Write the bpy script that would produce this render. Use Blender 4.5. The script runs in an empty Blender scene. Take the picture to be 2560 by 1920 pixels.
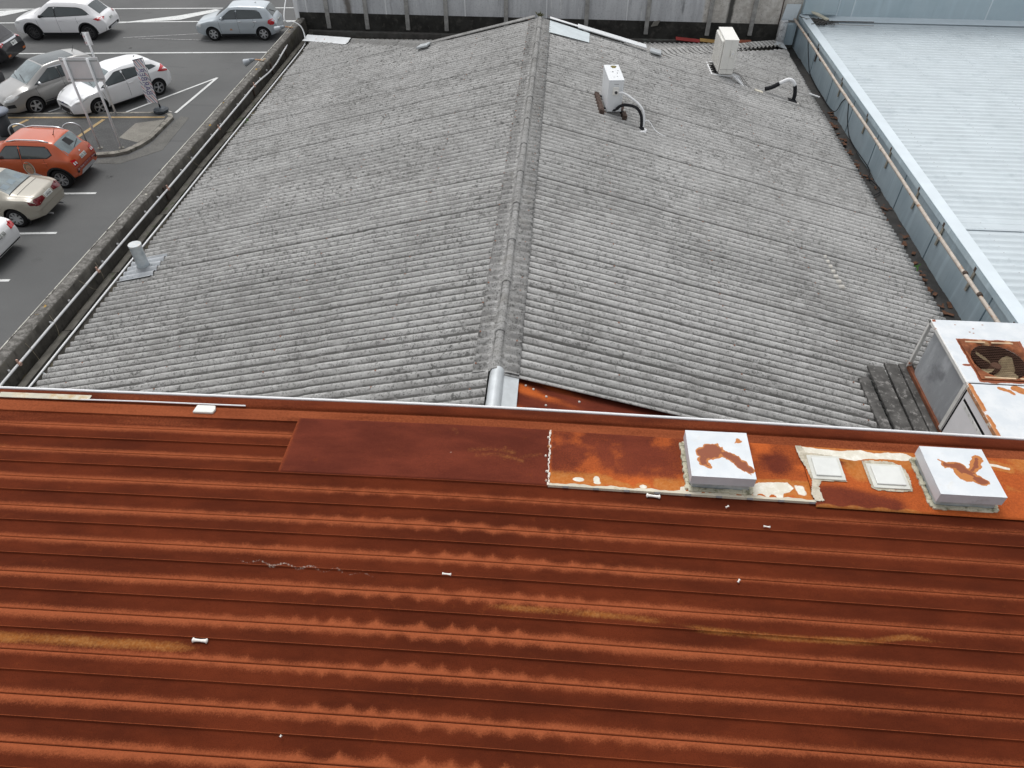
import bpy, bmesh, math, random
import numpy as np
from mathutils import Vector, Matrix

C = bpy.context.scene.collection
R = math.radians
random.seed(7)

# ------------------------------------------------------------------ camera
cam_d = bpy.data.cameras.new('camera')
cam = bpy.data.objects.new('camera', cam_d); C.objects.link(cam)
cam_d.sensor_fit = 'HORIZONTAL'; cam_d.sensor_width = 36.0; cam_d.lens = 1790.0/2560*36
cam_d.clip_start = 0.05; cam_d.clip_end = 2000
_r = Matrix(((0.99762972, -0.04986986, 0.04741238), (0.06872067, 0.68680243, -0.7235882), (0.0035223, 0.72513131, 0.68860161)))
cam.matrix_world = Matrix.Translation((0.61, 0, 12.2)) @ _r.to_4x4()
bpy.context.scene.camera = cam

# ------------------------------------------------------------------ overcast sky, soft sun, exposure
SUN_EL, SUN_AZ = R(66), R(-28)
w = bpy.data.worlds.new('World'); bpy.context.scene.world = w; w.use_nodes = True
wn = w.node_tree.nodes; wl = w.node_tree.links; wn.clear()
wo = wn.new('ShaderNodeOutputWorld'); bg = wn.new('ShaderNodeBackground'); sk = wn.new('ShaderNodeTexSky')
hs = wn.new('ShaderNodeHueSaturation'); hs.inputs['Saturation'].default_value = 0.13
sk.sky_type = 'NISHITA'; sk.sun_disc = False; sk.sun_elevation = SUN_EL; sk.sun_rotation = SUN_AZ
sk.dust_density = 3.0; sk.air_density = 1.0
bg.inputs['Strength'].default_value = 0.15
wl.new(sk.outputs[0], hs.inputs['Color']); wl.new(hs.outputs[0], bg.inputs[0]); wl.new(bg.outputs[0], wo.inputs[0])
sd = bpy.data.lights.new('sun', 'SUN'); sd.energy = 0.95; sd.angle = R(25); sd.color = (1, 0.98, 0.95)
so = bpy.data.objects.new('sun', sd); C.objects.link(so)
# sun direction: azimuth measured from +Y towards +X
sv = Vector((math.sin(SUN_AZ)*math.cos(SUN_EL), math.cos(SUN_AZ)*math.cos(SUN_EL), math.sin(SUN_EL)))
so.rotation_euler = (-sv).to_track_quat('-Z', 'Y').to_euler(); so.location = sv*60
vs = bpy.context.scene.view_settings
vs.view_transform = 'Standard'; vs.look = 'None'; vs.gamma = 1; vs.exposure = 0.24

# ------------------------------------------------------------------ helpers: materials
def srgb(r, g, b):
    return tuple(((v/255)/12.92 if v/255 <= .04045 else ((v/255+.055)/1.055)**2.4) for v in (r, g, b)) + (1,)

class NT:
    def __init__(s, name):
        s.m = bpy.data.materials.new(name); s.m.use_nodes = True
        s.t = s.m.node_tree; s.t.nodes.clear()
        s.out = s.t.nodes.new('ShaderNodeOutputMaterial'); s.b = s.t.nodes.new('ShaderNodeBsdfPrincipled')
        s.t.links.new(s.b.outputs[0], s.out.inputs[0])
        s.co = s.t.nodes.new('ShaderNodeTexCoord').outputs['Object']
    def link(s, a, b): s.t.links.new(a, b)
    def put(s, sock, v):
        if hasattr(v, 'is_linked') or hasattr(v, 'links'): s.link(v, sock)
        else: sock.default_value = v
    def map(s, scale=(1, 1, 1), rot=(0, 0, 0), vec=None):
        n = s.t.nodes.new('ShaderNodeMapping'); s.link(vec or s.co, n.inputs[0])
        n.inputs['Scale'].default_value = scale; n.inputs['Rotation'].default_value = rot; return n.outputs[0]
    def noise(s, scale, detail=4, rough=.55, vec=None, dist=0):
        n = s.t.nodes.new('ShaderNodeTexNoise'); s.link(vec or s.co, n.inputs['Vector'])
        n.inputs['Scale'].default_value = scale; n.inputs['Detail'].default_value = detail
        n.inputs['Roughness'].default_value = rough; n.inputs['Distortion'].default_value = dist; return n.outputs['Fac']
    def voro(s, scale, vec=None):
        n = s.t.nodes.new('ShaderNodeTexVoronoi'); s.link(vec or s.co, n.inputs['Vector'])
        n.inputs['Scale'].default_value = scale; return n.outputs['Distance']
    def ss(s, v, a, b, lo=0., hi=1.):
        n = s.t.nodes.new('ShaderNodeMapRange'); n.interpolation_type = 'SMOOTHSTEP'
        s.put(n.inputs['Value'], v); n.inputs['From Min'].default_value = a; n.inputs['From Max'].default_value = b
        n.inputs['To Min'].default_value = lo; n.inputs['To Max'].default_value = hi; return n.outputs[0]
    def math(s, op, a, b=0.0):
        n = s.t.nodes.new('ShaderNodeMath'); n.operation = op; s.put(n.inputs[0], a); s.put(n.inputs[1], b); return n.outputs[0]
    def mix(s, f, a, b, mode='MIX'):
        n = s.t.nodes.new('ShaderNodeMix'); n.data_type = 'RGBA'; n.blend_type = mode
        s.put(n.inputs[0], f); s.put(n.inputs[6], a); s.put(n.inputs[7], b); return n.outputs[2]
    def attr(s, name):
        n = s.t.nodes.new('ShaderNodeAttribute'); n.attribute_name = name
        q = s.t.nodes.new('ShaderNodeSeparateColor'); s.link(n.outputs['Color'], q.inputs[0]); return q.outputs
    def sep(s, vec=None):
        q = s.t.nodes.new('ShaderNodeSeparateXYZ'); s.link(vec or s.co, q.inputs[0]); return q.outputs
    def bump(s, h, strength=.3, dist=.01):
        n = s.t.nodes.new('ShaderNodeBump'); n.inputs['Strength'].default_value = strength
        n.inputs['Distance'].default_value = dist; s.link(h, n.inputs['Height']); s.link(n.outputs[0], s.b.inputs['Normal'])
    def fin(s, col, rough=.6, metal=0., spec=.4, coat=0.):
        s.put(s.b.inputs['Base Color'], col); s.put(s.b.inputs['Roughness'], rough); s.put(s.b.inputs['Metallic'], metal)
        s.b.inputs['Specular IOR Level'].default_value = spec; s.b.inputs['Coat Weight'].default_value = coat
        s.b.inputs['Coat Roughness'].default_value = .05; return s.m

def plain(name, col, rough=.5, metal=0., spec=.4, var=.12, vscale=4, grime=None, coat=0., bump=0):
    """one coloured surface with slight tone variation and optional grime colour in noise patches"""
    t = NT(name); n = t.noise(vscale, 5, .6)
    c = t.mix(t.ss(n, .3, .7, 0, 1), tuple(v*(1-var) for v in col[:3])+(1,), tuple(min(1, v*(1+var)) for v in col[:3])+(1,))
    if grime:
        gcol, gs, lo, hi = grime
        c = t.mix(t.ss(t.noise(gs, 7, .68), lo, hi), c, gcol)
    if bump: t.bump(t.noise(bump, 4), .3, .01)
    return t.fin(c, rough, metal, spec, coat)

# ------------------------------------------------------------------ helpers: meshes and the scene tree
class MB:
    def __init__(s): s.v = []; s.f = []; s.mi = []
    def add(s, vs, fs, mi=0):
        o = len(s.v); s.v += [tuple(v) for v in vs]; s.f += [tuple(i+o for i in f) for f in fs]; s.mi += [mi]*len(fs); return s
    def obox(s, c, ax, ay, az, mi=0):
        """box: centre and three half-axes"""
        c, ax, ay, az = map(Vector, (c, ax, ay, az)); vs = []
        for k in (-1, 1):
            for j in (-1, 1):
                for i in (-1, 1): vs.append(c+ax*i+ay*j+az*k)
        return s.add(vs, [(0, 2, 3, 1), (4, 5, 7, 6), (0, 1, 5, 4), (2, 6, 7, 3), (0, 4, 6, 2), (1, 3, 7, 5)], mi)
    def box(s, x0, x1, y0, y1, z0, z1, mi=0):
        return s.obox(((x0+x1)/2, (y0+y1)/2, (z0+z1)/2), ((x1-x0)/2, 0, 0), (0, (y1-y0)/2, 0), (0, 0, (z1-z0)/2), mi)
    def bar(s, a, b, w, h, up=(0, 0, 1), mi=0):
        a, b = Vector(a), Vector(b); d = (b-a)
        side = d.cross(Vector(up)).normalized()*w/2; u = side.cross(d).normalized()*h/2
        return s.obox((a+b)/2, d/2, side, u, mi)
    def tube(s, path, r, n=10, cap=True, mi=0):
        path = [Vector(p) for p in path]; rs = r if isinstance(r, (list, tuple)) else [r]*len(path)
        vs = []; prev = None
        for i, p in enumerate(path):
            d = (path[min(i+1, len(path)-1)]-path[max(i-1, 0)]).normalized()
            if prev is None: a = d.orthogonal().normalized()
            else: a = (prev-d*prev.dot(d)).normalized()
            prev = a; b = d.cross(a)
            for k in range(n):
                q = 2*math.pi*k/n; vs.append(p+(a*math.cos(q)+b*math.sin(q))*rs[i])
        fs = [(i*n+k, i*n+(k+1) % n, (i+1)*n+(k+1) % n, (i+1)*n+k) for i in range(len(path)-1) for k in range(n)]
        if cap: fs += [tuple(range(n-1, -1, -1)), tuple((len(path)-1)*n+k for k in range(n))]
        return s.add(vs, fs, mi)
    def lathe(s, prof, c=(0, 0, 0), n=24, axis='z', mi=0, cap=True):
        vs = []
        for r, h in prof:
            for k in range(n):
                q = 2*math.pi*k/n; a, b = r*math.cos(q), r*math.sin(q)
                v = (a, b, h) if axis == 'z' else ((a, h, b) if axis == 'y' else (h, a, b))
                vs.append((v[0]+c[0], v[1]+c[1], v[2]+c[2]))
        m = len(prof)
        fs = [(i*n+k, i*n+(k+1) % n, (i+1)*n+(k+1) % n, (i+1)*n+k) for i in range(m-1) for k in range(n)]
        if cap: fs += [tuple(range(n-1, -1, -1)), tuple((m-1)*n+k for k in range(n))]
        return s.add(vs, fs, mi)
    def prism(s, poly, d, mi=0):
        """polygon (3-D points) extruded by vector d"""
        n = len(poly); d = Vector(d); vs = [Vector(p) for p in poly]+[Vector(p)+d for p in poly]
        return s.add(vs, [tuple(range(n-1, -1, -1)), tuple(range(n, 2*n))]+[(i, (i+1) % n, n+(i+1) % n, n+i) for i in range(n)], mi)
    def build(s, name, mats, parent=None, smooth=False, bevel=0, local=False):
        me = bpy.data.meshes.new(name); me.from_pydata(s.v, [], s.f)
        mats = mats if isinstance(mats, (list, tuple)) else [mats]
        for m in mats: me.materials.append(m)
        me.polygons.foreach_set('material_index', s.mi)
        bm = bmesh.new(); bm.from_mesh(me); bmesh.ops.recalc_face_normals(bm, faces=bm.faces); bm.to_mesh(me); bm.free()
        return link(name, me, parent, smooth, bevel, local)

def link(name, me, parent=None, smooth=False, bevel=0, local=False):
    if smooth: me.polygons.foreach_set('use_smooth', [True]*len(me.polygons))
    o = bpy.data.objects.new(name, me); C.objects.link(o)
    if parent is not None:
        o.parent = parent
        if not local: o.matrix_parent_inverse = world(parent).inverted()
    if bevel:
        b = o.modifiers.new('edge', 'BEVEL'); b.width = bevel; b.segments = 2; b.limit_method = 'ANGLE'; b.angle_limit = R(40)
    return o
def world(o):
    m = Matrix.LocRotScale(o.location, o.rotation_euler, o.scale)
    return world(o.parent) @ o.matrix_parent_inverse @ m if o.parent else m
def thing(name, label, cat, loc=(0, 0, 0), rz=0, group=None):
    o = bpy.data.objects.new(name, None); C.objects.link(o); o.location = loc; o.rotation_euler = (0, 0, rz)
    o.empty_display_size = .2; return tag(o, label, cat, group)
def tag(o, label, cat, group=None):
    o['label'] = label; o['category'] = cat
    if group: o['group'] = group
    return o
def struct(o): o['kind'] = 'structure'; return o

def grid(name, X, Y, Z, mats, parent=None, smooth=True, attrs=None, flip=False, local=False):
    """surface from 2-D numpy arrays"""
    n, m = X.shape; co = np.stack([X, Y, Z], -1).reshape(-1, 3).astype(np.float32)
    i = np.arange(n-1)[:, None]*m+np.arange(m-1)[None]
    q = np.stack([i, i+1, i+m+1, i+m] if not flip else [i, i+m, i+m+1, i+1], -1).reshape(-1, 4).astype(np.int32)
    me = bpy.data.meshes.new(name); me.vertices.add(len(co)); me.vertices.foreach_set('co', co.ravel())
    me.loops.add(q.size); me.loops.foreach_set('vertex_index', q.ravel()); me.polygons.add(len(q))
    me.polygons.foreach_set('loop_start', np.arange(0, q.size, 4, dtype=np.int32))
    me.update(calc_edges=True); me.validate()
    for mt in (mats if isinstance(mats, (list, tuple)) else [mats]): me.materials.append(mt)
    if attrs is not None:
        a = me.color_attributes.new('mask', 'FLOAT_COLOR', 'POINT')
        c = np.ones((len(co), 4), np.float32); c[:, :3] = attrs.reshape(-1, 3); a.data.foreach_set('color', c.ravel())
    return link(name, me, parent, smooth, 0, local)

def _h(ix, iy, seed):
    v = (ix*374761393+iy*668265263+seed*1274126177) & 0xffffffff
    v = ((v ^ (v >> 13))*1274126177) & 0xffffffff
    return ((v ^ (v >> 16)) & 0xffff)/65535.0
def vn(x, y, seed=0):
    """value noise 0..1"""
    x, y = np.broadcast_arrays(np.asarray(x, float), np.asarray(y, float))
    ix, iy = np.floor(x).astype(np.int64), np.floor(y).astype(np.int64); fx, fy = x-ix, y-iy
    fx = fx*fx*(3-2*fx); fy = fy*fy*(3-2*fy)
    a, b, c, d = _h(ix, iy, seed), _h(ix+1, iy, seed), _h(ix, iy+1, seed), _h(ix+1, iy+1, seed)
    return (a*(1-fx)+b*fx)*(1-fy)+(c*(1-fx)+d*fx)*fy
def fbm(x, y, seed=0, o=4):
    s = 0; a = .5; t = 0
    for k in range(o): s = s+a*vn(x*2**k, y*2**k, seed+k*17); t += a; a *= .55
    return s/t
def sstep(a, b, x): t = np.clip((x-a)/(b-a), 0, 1); return t*t*(3-2*t)
def polydist(px, py, poly):
    """signed distance to a polygon, positive inside"""
    px, py = np.asarray(px, float), np.asarray(py, float); d = np.full(px.shape, 1e9); ins = np.zeros(px.shape, bool); n = len(poly)
    for i in range(n):
        x0, y0 = poly[i]; x1, y1 = poly[(i+1) % n]; ex, ey = x1-x0, y1-y0
        t = np.clip(((px-x0)*ex+(py-y0)*ey)/(ex*ex+ey*ey+1e-12), 0, 1)
        d = np.minimum(d, np.hypot(px-x0-t*ex, py-y0-t*ey))
        c = ((y0 > py) != (y1 > py)); xi = ex*(py-y0)/(ey if abs(ey) > 1e-12 else 1e-12)+x0; ins ^= c & (px < xi)
    return np.where(ins, d, -d)
def linedist(px, py, pts):
    d = np.full(np.shape(px), 1e9)
    for (x0, y0), (x1, y1) in zip(pts[:-1], pts[1:]):
        ex, ey = x1-x0, y1-y0; t = np.clip(((px-x0)*ex+(py-y0)*ey)/(ex*ex+ey*ey+1e-12), 0, 1)
        d = np.minimum(d, np.hypot(px-x0-t*ex, py-y0-t*ey))
    return d
def text_mesh(body, size):
    cu = bpy.data.curves.new('lettering', 'FONT'); cu.body = body; cu.size = size; cu.align_x = 'CENTER'; cu.align_y = 'CENTER'; cu.resolution_u = 3
    o = bpy.data.objects.new('lettering', cu); C.objects.link(o)
    me = bpy.data.meshes.new_from_object(o); bpy.data.objects.remove(o); bpy.data.curves.remove(cu)
    return me
def spline(pts, n=8):
    """Catmull-Rom through points"""
    P = [Vector(p) for p in pts]; P = [P[0]*2-P[1]]+P+[P[-1]*2-P[-2]]; out = []
    for i in range(1, len(P)-2):
        a, b, c, d = P[i-1:i+3]
        for k in range(n):
            t = k/n; out.append(.5*((2*b)+(c-a)*t+(2*a-5*b+4*c-d)*t*t+(3*b-a-3*c+d)*t**3))
    return out+[P[-2]]

# ------------------------------------------------------------------ materials
PCH = 1.011/7
def mat_asbestos(name, dark=1.0, k=1.0, brown=0, trough=True):
    t = NT(name); x, y, z = t.sep()
    big = t.noise(.55, 4, .6); mid = t.noise(7, 6, .62, t.map((.55, 1, 1)))
    c = t.mix(t.ss(big, .32, .68), (.30*k, .295*k, .285*k, 1), (.42*k, .415*k, .405*k, 1))
    c = t.mix(t.ss(mid, .36, .66, 0, .75), c, (.50*k, .497*k, .485*k, 1))
    # sheet to sheet difference, grime and crevice shade painted into the troughs
    n = t.t.nodes.new('ShaderNodeTexWhiteNoise'); n.noise_dimensions = '2D'
    cx = t.t.nodes.new('ShaderNodeCombineXYZ'); t.link(t.math('FLOOR', t.math('DIVIDE', y, 1.022)), cx.inputs[0]); t.link(t.math('FLOOR', t.math('DIVIDE', x, 2.4)), cx.inputs[1])
    t.link(cx.outputs[0], n.inputs['Vector']); c = t.mix(t.ss(n.outputs['Value'], 0, 1, 0, .22), c, (.2, .2, .195, 1))
    # lichen: blotches and fine specks
    l1 = t.ss(t.noise(17, 7, .7), .53, .60, 0, .66*dark)
    l2 = t.ss(t.noise(46, 5, .65), .55, .63, 0, .6*dark)
    area = t.ss(t.noise(.9, 3), .3, .7, .45, 1)
    c = t.mix(t.math('MULTIPLY', l1, area), c, (.10, .10, .095, 1))
    c = t.mix(l2, c, (.085, .083, .078, 1))
    tr = t.math('SINE', t.math('MULTIPLY', t.math('SUBTRACT', y, 6.728-PCH*.11), 6.28318/PCH)); tr = t.ss(tr, .30, .95, 0, .9); c = t.mix(t.math('MULTIPLY', tr, t.ss(t.noise(5, 5, .7), .2, .5)), c, (.085, .083, .078, 1)) if trough else c
    sp = t.ss(t.voro(12), .0, .16, .75, 0); sp = t.math('MULTIPLY', sp, t.ss(t.noise(3.1, 3), .5, .62))
    c = t.mix(sp, c, (.05, .05, .05, 1))
    wsp = t.ss(t.noise(30, 3, .6), .70, .75, 0, .4); c = t.mix(wsp, c, (.62, .62, .6, 1))
    if brown: c = t.mix(t.ss(t.noise(3, 5, .7), .5, .75, 0, brown), c, (.16, .14, .10, 1))
    t.bump(t.noise(60, 5, .7), .5, .006)
    return t.fin(c, .92, 0, .15)
asb_r = mat_asbestos('weathered_fibre_cement', 1.15, 1.12)
asb_l = mat_asbestos('weathered_fibre_cement_lichen', 1.3, 1.02)
asb_c = mat_asbestos('weathered_shaded_cap', 1.5, .72, .2, False)  # weathered cap, darkened further: shade beside the ridge roll put into its colour
asb_d = mat_asbestos('dark_cement_cap', 1.25, .55, .2, False)

def mat_rust(name, darkc, brightc, soft=.2):
    t = NT(name); q = t.attr('mask')
    g = t.noise(190, 3, .7); g2 = t.noise(70, 4, .7)
    r = t.math('ADD', q[0], t.math('MULTIPLY', t.math('SUBTRACT', g, .5), .9)); r = t.math('ADD', r, t.math('MULTIPLY', t.math('SUBTRACT', g2, .5), .45))
    dk = t.mix(t.ss(t.noise(2.6, 5, .65, t.map((.5, 1.3, 1))), .3, .72), darkc, tuple(v*f for v, f in zip(darkc[:3], (1.75, 1.75, 1.6)))+(1,))
    dk = t.mix(t.ss(t.noise(240, 2), .45, .72, 0, .55), dk, tuple(v*f for v, f in zip(darkc[:3], (.55, .55, .6)))+(1,))
    dk = t.mix(t.ss(t.noise(9, 6, .7), .6, .75, 0, .35), dk, (.19, .045, .012, 1))
    br = t.mix(t.ss(g2, .35, .7), brightc, tuple(v*1.22 for v in brightc[:3])+(1,))
    br = t.mix(t.ss(g, .4, .75, 0, .5), br, tuple(v*.68 for v in brightc[:3])+(1,))
    c = t.mix(t.ss(r, .5-soft*1.45, .5+soft*1.45), dk, br)
    yl = t.mix(t.ss(t.noise(40, 5, .7), .35, .65), (.42, .15, .028, 1), (.50, .23, .07, 1))
    c = t.mix(t.ss(t.math('ADD', q[1], t.math('MULTIPLY', t.math('SUBTRACT', g2, .5), .9)), .25, 1.1, 0, .6), c, yl)
    wt = t.mix(t.ss(t.noise(14, 5, .7), .4, .7), (.66, .62, .52, 1), (.80, .78, .70, 1))
    wv = t.ss(t.math('ADD', q[2], t.math('MULTIPLY', t.math('SUBTRACT', g2, .5), .5)), .34, .62)
    c = t.mix(wv, c, wt)
    t.bump(t.noise(120, 4, .7), .35, .003)
    return t.fin(c, .85, 0, .06)
rust = mat_rust('red_rust', (.074, .0145, .0055, 1), (.27, .071, .0275, 1))
rust_flat = mat_rust('maroon_rust', (.098, .0215, .0125, 1), (.46, .105, .025, 1), .3)

def mat_patina(name):
    """pale painted lid: mask R = rust core, G = rust halo"""
    t = NT(name); q = t.attr('mask'); g = t.noise(60, 5, .7); d = t.math('ADD', t.math('MULTIPLY', t.math('SUBTRACT', g, .5), .5), t.math('MULTIPLY', t.math('SUBTRACT', t.noise(16, 5, .65), .5), .9))
    c = t.mix(t.ss(t.noise(5, 5, .6), .35, .7), (.62, .66, .69, 1), (.71, .735, .75, 1))
    c = t.mix(t.ss(t.noise(9, 6, .75), .56, .75, 0, .5), c, (.60, .57, .48, 1)); c = t.mix(t.ss(t.noise(17, 6, .75), .66, .74, 0, .5), c, (.45, .40, .33, 1))
    c = t.mix(t.ss(t.math('ADD', q[1], d), .38, .66), c, (.47, .165, .035, 1))
    c = t.mix(t.ss(t.math('ADD', q[0], d), .4, .6), c, (.24, .06, .02, 1))
    return t.fin(c, .5, 0, .4)
patina = mat_patina('pale_paint_with_rust')
white_rust = plain('white_paint_rust_specks', (.70, .72, .73), .5, 0, .4, .05, 3, ((.38, .10, .03, 1), 7, .64, .70))
pale_rust = plain('white_paint_chipped', (.80, .80, .78), .5, 0, .4, .05, 3, ((.5, .2, .08, 1), 9, .66, .74))
asphalt_t = NT('asphalt')
_c = asphalt_t.mix(asphalt_t.ss(asphalt_t.noise(.25, 5, .6), .3, .7), (.098, .100, .101, 1), (.128, .130, .130, 1))
_c = asphalt_t.mix(asphalt_t.ss(asphalt_t.noise(45, 4, .7), .35, .68, 0, .5), _c, (.175, .175, .17, 1))
_c = asphalt_t.mix(asphalt_t.ss(asphalt_t.noise(1.3, 6, .7), .58, .72, 0, .35), _c, (.07, .07, .07, 1))
_c = asphalt_t.mix(asphalt_t.math('MULTIPLY', asphalt_t.ss(asphalt_t.voro(.55), .10, .02), asphalt_t.ss(asphalt_t.noise(6, 4), .4, .6)), _c, (.04, .04, .042, 1))
_c = asphalt_t.mix(asphalt_t.ss(asphalt_t.noise(1.1, 5, .65, asphalt_t.map((.12, 2.2, 1))), .58, .68, 0, .28), _c, (.075, .075, .077, 1))
asphalt_t.bump(asphalt_t.noise(90, 3), .4, .004)
asphalt = asphalt_t.fin(_c, .9, 0, .2)
asphalt2 = plain('asphalt_path', (.085, .086, .086), .92, 0, .2, .12, 1.2, ((.15, .15, .145, 1), 30, .5, .7), bump=80)
paint_w = plain('road_paint_white', (.66, .67, .66), .7, 0, .2, .08, 3, ((.2, .2, .2, 1), 12, .54, .70))
paint_f = plain('road_paint_faded', (.34, .34, .34), .8, 0, .2, .1, 3, ((.15, .15, .15, 1), 8, .45, .65))
paint_y = plain('road_paint_yellow', (.40, .29, .15), .8, 0, .2, .12, 5, ((.2, .17, .12, 1), 9, .5, .7))
concrete = plain('concrete_kerb', (.27, .255, .225), .9, 0, .2, .2, 2, ((.10, .095, .08, 1), 5, .48, .66), bump=40)
conc_pale = plain('concrete_exposed', (.235, .225, .20), .9, 0, .2, .15, 2, ((.13, .12, .1, 1), 45, .5, .62), bump=60)

def mat_parapet():
    t = NT('mossy_concrete'); x, y, z = t.sep()
    c = t.mix(t.ss(t.noise(2.2, 6, .7), .3, .7), (.075, .07, .061, 1), (.155, .145, .128, 1))
    c = t.mix(t.ss(t.noise(9, 6, .75, t.map((1, 1, .25))), .5, .68, 0, .6), c, (.036, .033, .03, 1))
    c = t.mix(t.ss(t.noise(1.5, 5, .7), .55, .72, 0, .5), c, (.11, .10, .055, 1))
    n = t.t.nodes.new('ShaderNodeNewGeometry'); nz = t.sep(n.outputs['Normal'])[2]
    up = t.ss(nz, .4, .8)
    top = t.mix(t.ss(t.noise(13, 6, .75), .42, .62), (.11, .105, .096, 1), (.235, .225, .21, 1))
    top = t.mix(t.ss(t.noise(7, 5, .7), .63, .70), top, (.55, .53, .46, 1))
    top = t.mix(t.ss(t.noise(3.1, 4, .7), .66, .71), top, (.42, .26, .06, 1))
    c = t.mix(up, c, top)  # upward faces coloured lighter than the sides, light from above painted in
    t.bump(t.noise(35, 5, .7), .5, .01)
    return t.fin(c, .95, 0, .15)
parapet_m = mat_parapet()
gutter_m = plain('gutter_sludge', (.035, .032, .026), .8, 0, .3, .3, 2.5, ((.12, .10, .055, 1), 4, .52, .7), bump=20)
gutter_r = plain('gutter_wet_leaves', (.030, .028, .026), .6, 0, .4, .35, 3, ((.11, .045, .022, 1), 5, .62, .68), bump=15)
moss_board = plain('mossy_board', (.105, .10, .088), .9, 0, .2, .3, 4, ((.05, .065, .03, 1), 5, .55, .68), bump=30)
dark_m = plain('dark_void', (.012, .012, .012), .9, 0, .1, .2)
conduit_w = plain('white_conduit', (.78, .79, .80), .45, 0, .4, .04, 3)
pink_cap = plain('faded_pink_plastic', (.62, .40, .32), .6, 0, .3, .12, 8)
wood_dk = plain('weathered_dark_timber', (.085, .082, .078), .9, 0, .15, .35, 5, ((.24, .23, .22, 1), 14, .52, .68), bump=30)
wood_brn = plain('weathered_brown_timber', (.085, .06, .05), .9, 0, .15, .3, 9, ((.2, .16, .14, 1), 18, .58, .7))
galv = plain('galvanised_steel', (.50, .54, .56), .45, .35, .5, .14, 8, ((.36, .42, .46, 1), 6, .5, .68))
lead_g = plain('lead_flashing', (.42, .44, .46), .6, .1, .4, .12, 7, ((.28, .30, .32, 1), 9, .55, .7))
silver = plain('silver_paint', (.52, .55, .565), .42, .25, .5, .1, 6, ((.45, .46, .46, 1), 10, .6, .72))
foil = plain('crumpled_foil', (.84, .85, .86), .25, .35, .5, .12, 22, ((.35, .36, .37, 1), 16, .52, .66), bump=26)

def mat_bluewall(name, c0, c1, streak=.5):
    t = NT(name)
    c = t.mix(t.ss(t.noise(.8, 4, .6), .3, .7), c0, c1)
    c = t.mix(t.ss(t.noise(6, 5, .6, t.map((1, 1.2, .08))), .5, .7, 0, streak), c, tuple(v*1.25 for v in c1[:3])+(1,))
    c = t.mix(t.ss(t.noise(9, 5, .6, t.map((1, 1.4, .1))), .56, .72, 0, streak*.7), c, tuple(v*.7 for v in c0[:3])+(1,))
    return t.fin(c, .5, .1, .4)
blue_fascia = mat_bluewall('blue_grey_steel', (.37, .465, .52, 1), (.46, .555, .605, 1))
blue_wall = mat_bluewall('pale_blue_cladding', (.40, .50, .545, 1), (.47, .565, .61, 1), .25)
blue_cap = plain('pale_blue_capping', (.66, .73, .77), .45, .05, .4, .04, 2)
pale_roof = plain('pale_blue_roof_steel', (.555, .615, .645), .6, 0, .25, .05, 1.2, ((.46, .52, .55, 1), 2.0, .5, .75))
rusty_pipe = plain('rusty_cream_pipe', (.50, .44, .38), .7, .1, .3, .15, 7, ((.36, .19, .10, 1), 6, .56, .66))
rust_dk = plain('rusted_steel', (.10, .075, .062), .85, .2, .2, .3, 14)
bracket_m = plain('weathered_bracket', (.33, .31, .26), .8, .1, .2, .25, 9)

def mat_farwall():
    t = NT('stained_cladding'); x, y, z = t.sep()
    v = t.map((1, 1, .12)); c = t.mix(t.ss(t.noise(5, 6, .65, v), .3, .7), (.50, .512, .53, 1), (.66, .675, .69, 1))
    c = t.mix(t.ss(t.noise(11, 6, .7, v), .60, .66, 0, .9), c, (.70, .71, .71, 1))
    c = t.mix(t.ss(t.noise(4, 6, .7, v), .57, .70, 0, .7), c, (.15, .155, .16, 1))
    c = t.mix(t.ss(t.noise(26, 5, .7), .5, .7, 0, .35), c, (.2, .205, .21, 1))
    pl = t.mix(t.ss(t.noise(6, 7, .72), .35, .68), (.52, .49, .445, 1), (.72, .695, .65, 1))
    pl = t.mix(t.ss(t.noise(17, 5, .7), .55, .68, 0, .6), pl, (.2, .19, .17, 1))
    c = t.mix(t.ss(x, 4.72, 4.82), c, pl)
    st = t.math('ABSOLUTE', t.math('SUBTRACT', t.math('ADD', x, t.math('MULTIPLY', t.noise(3, 3), .12)), 5.62))
    c = t.mix(t.ss(st, .04, .12, .92, 0), c, (.045, .045, .042, 1))
    st2 = t.math('ABSOLUTE', t.math('SUBTRACT', t.math('ADD', x, t.math('MULTIPLY', t.noise(3, 3), .2)), -5.95))
    c = t.mix(t.ss(st2, .03, .16, .85, 0), c, (.12, .10, .08, 1))
    t.bump(t.noise(40, 4), .2, .01)
    return t.fin(c, .9, 0, .15)
farwall_m = mat_farwall()
tarband_m = plain('tar_stained_concrete', (.042, .041, .038), .9, 0, .15, .3, 3, ((.085, .08, .072, 1), 5, .5, .7), bump=25)
batten_m = plain('weathered_batten', (.36, .355, .34), .9, 0, .15, .2, 7, ((.2, .19, .18, 1), 22, .56, .68))
ac_white = plain('appliance_white', (.72, .74, .755), .4, 0, .5, .03, 3)
ac_cream = plain('appliance_cream', (.78, .77, .73), .45, 0, .4, .03, 3, ((.6, .57, .5, 1), 7, .62, .74))
ac_blue = plain('fin_coil_blue', (.22, .30, .40), .5, .3, .4, .15, 20)
black_foam = plain('black_foam', (.020, .021, .024), .85, 0, .2, .2, 20)
cable_gr = plain('grey_cable', (.30, .29, .28), .6, 0, .3, .1)
lichen_m = plain('yellow_lichen', (.14, .12, .05), .95, 0, .1, .4, 30, ((.30, .26, .1, 1), 40, .5, .6))
sealant = plain('dirty_sealant', (.50, .47, .36), .85, 0, .2, .2, 9, ((.20, .19, .12, 1), 14, .5, .66), bump=50)
bone_m = plain('bleached_bone', (.82, .80, .75), .7, 0, .3, .06, 20)
red_strip = plain('red_painted_strip', (.36, .045, .04), .55, 0, .4, .15, 3)
yel_strip = plain('yellow_painted_strip', (.46, .28, .09), .55, 0, .4, .15, 3)
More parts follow.
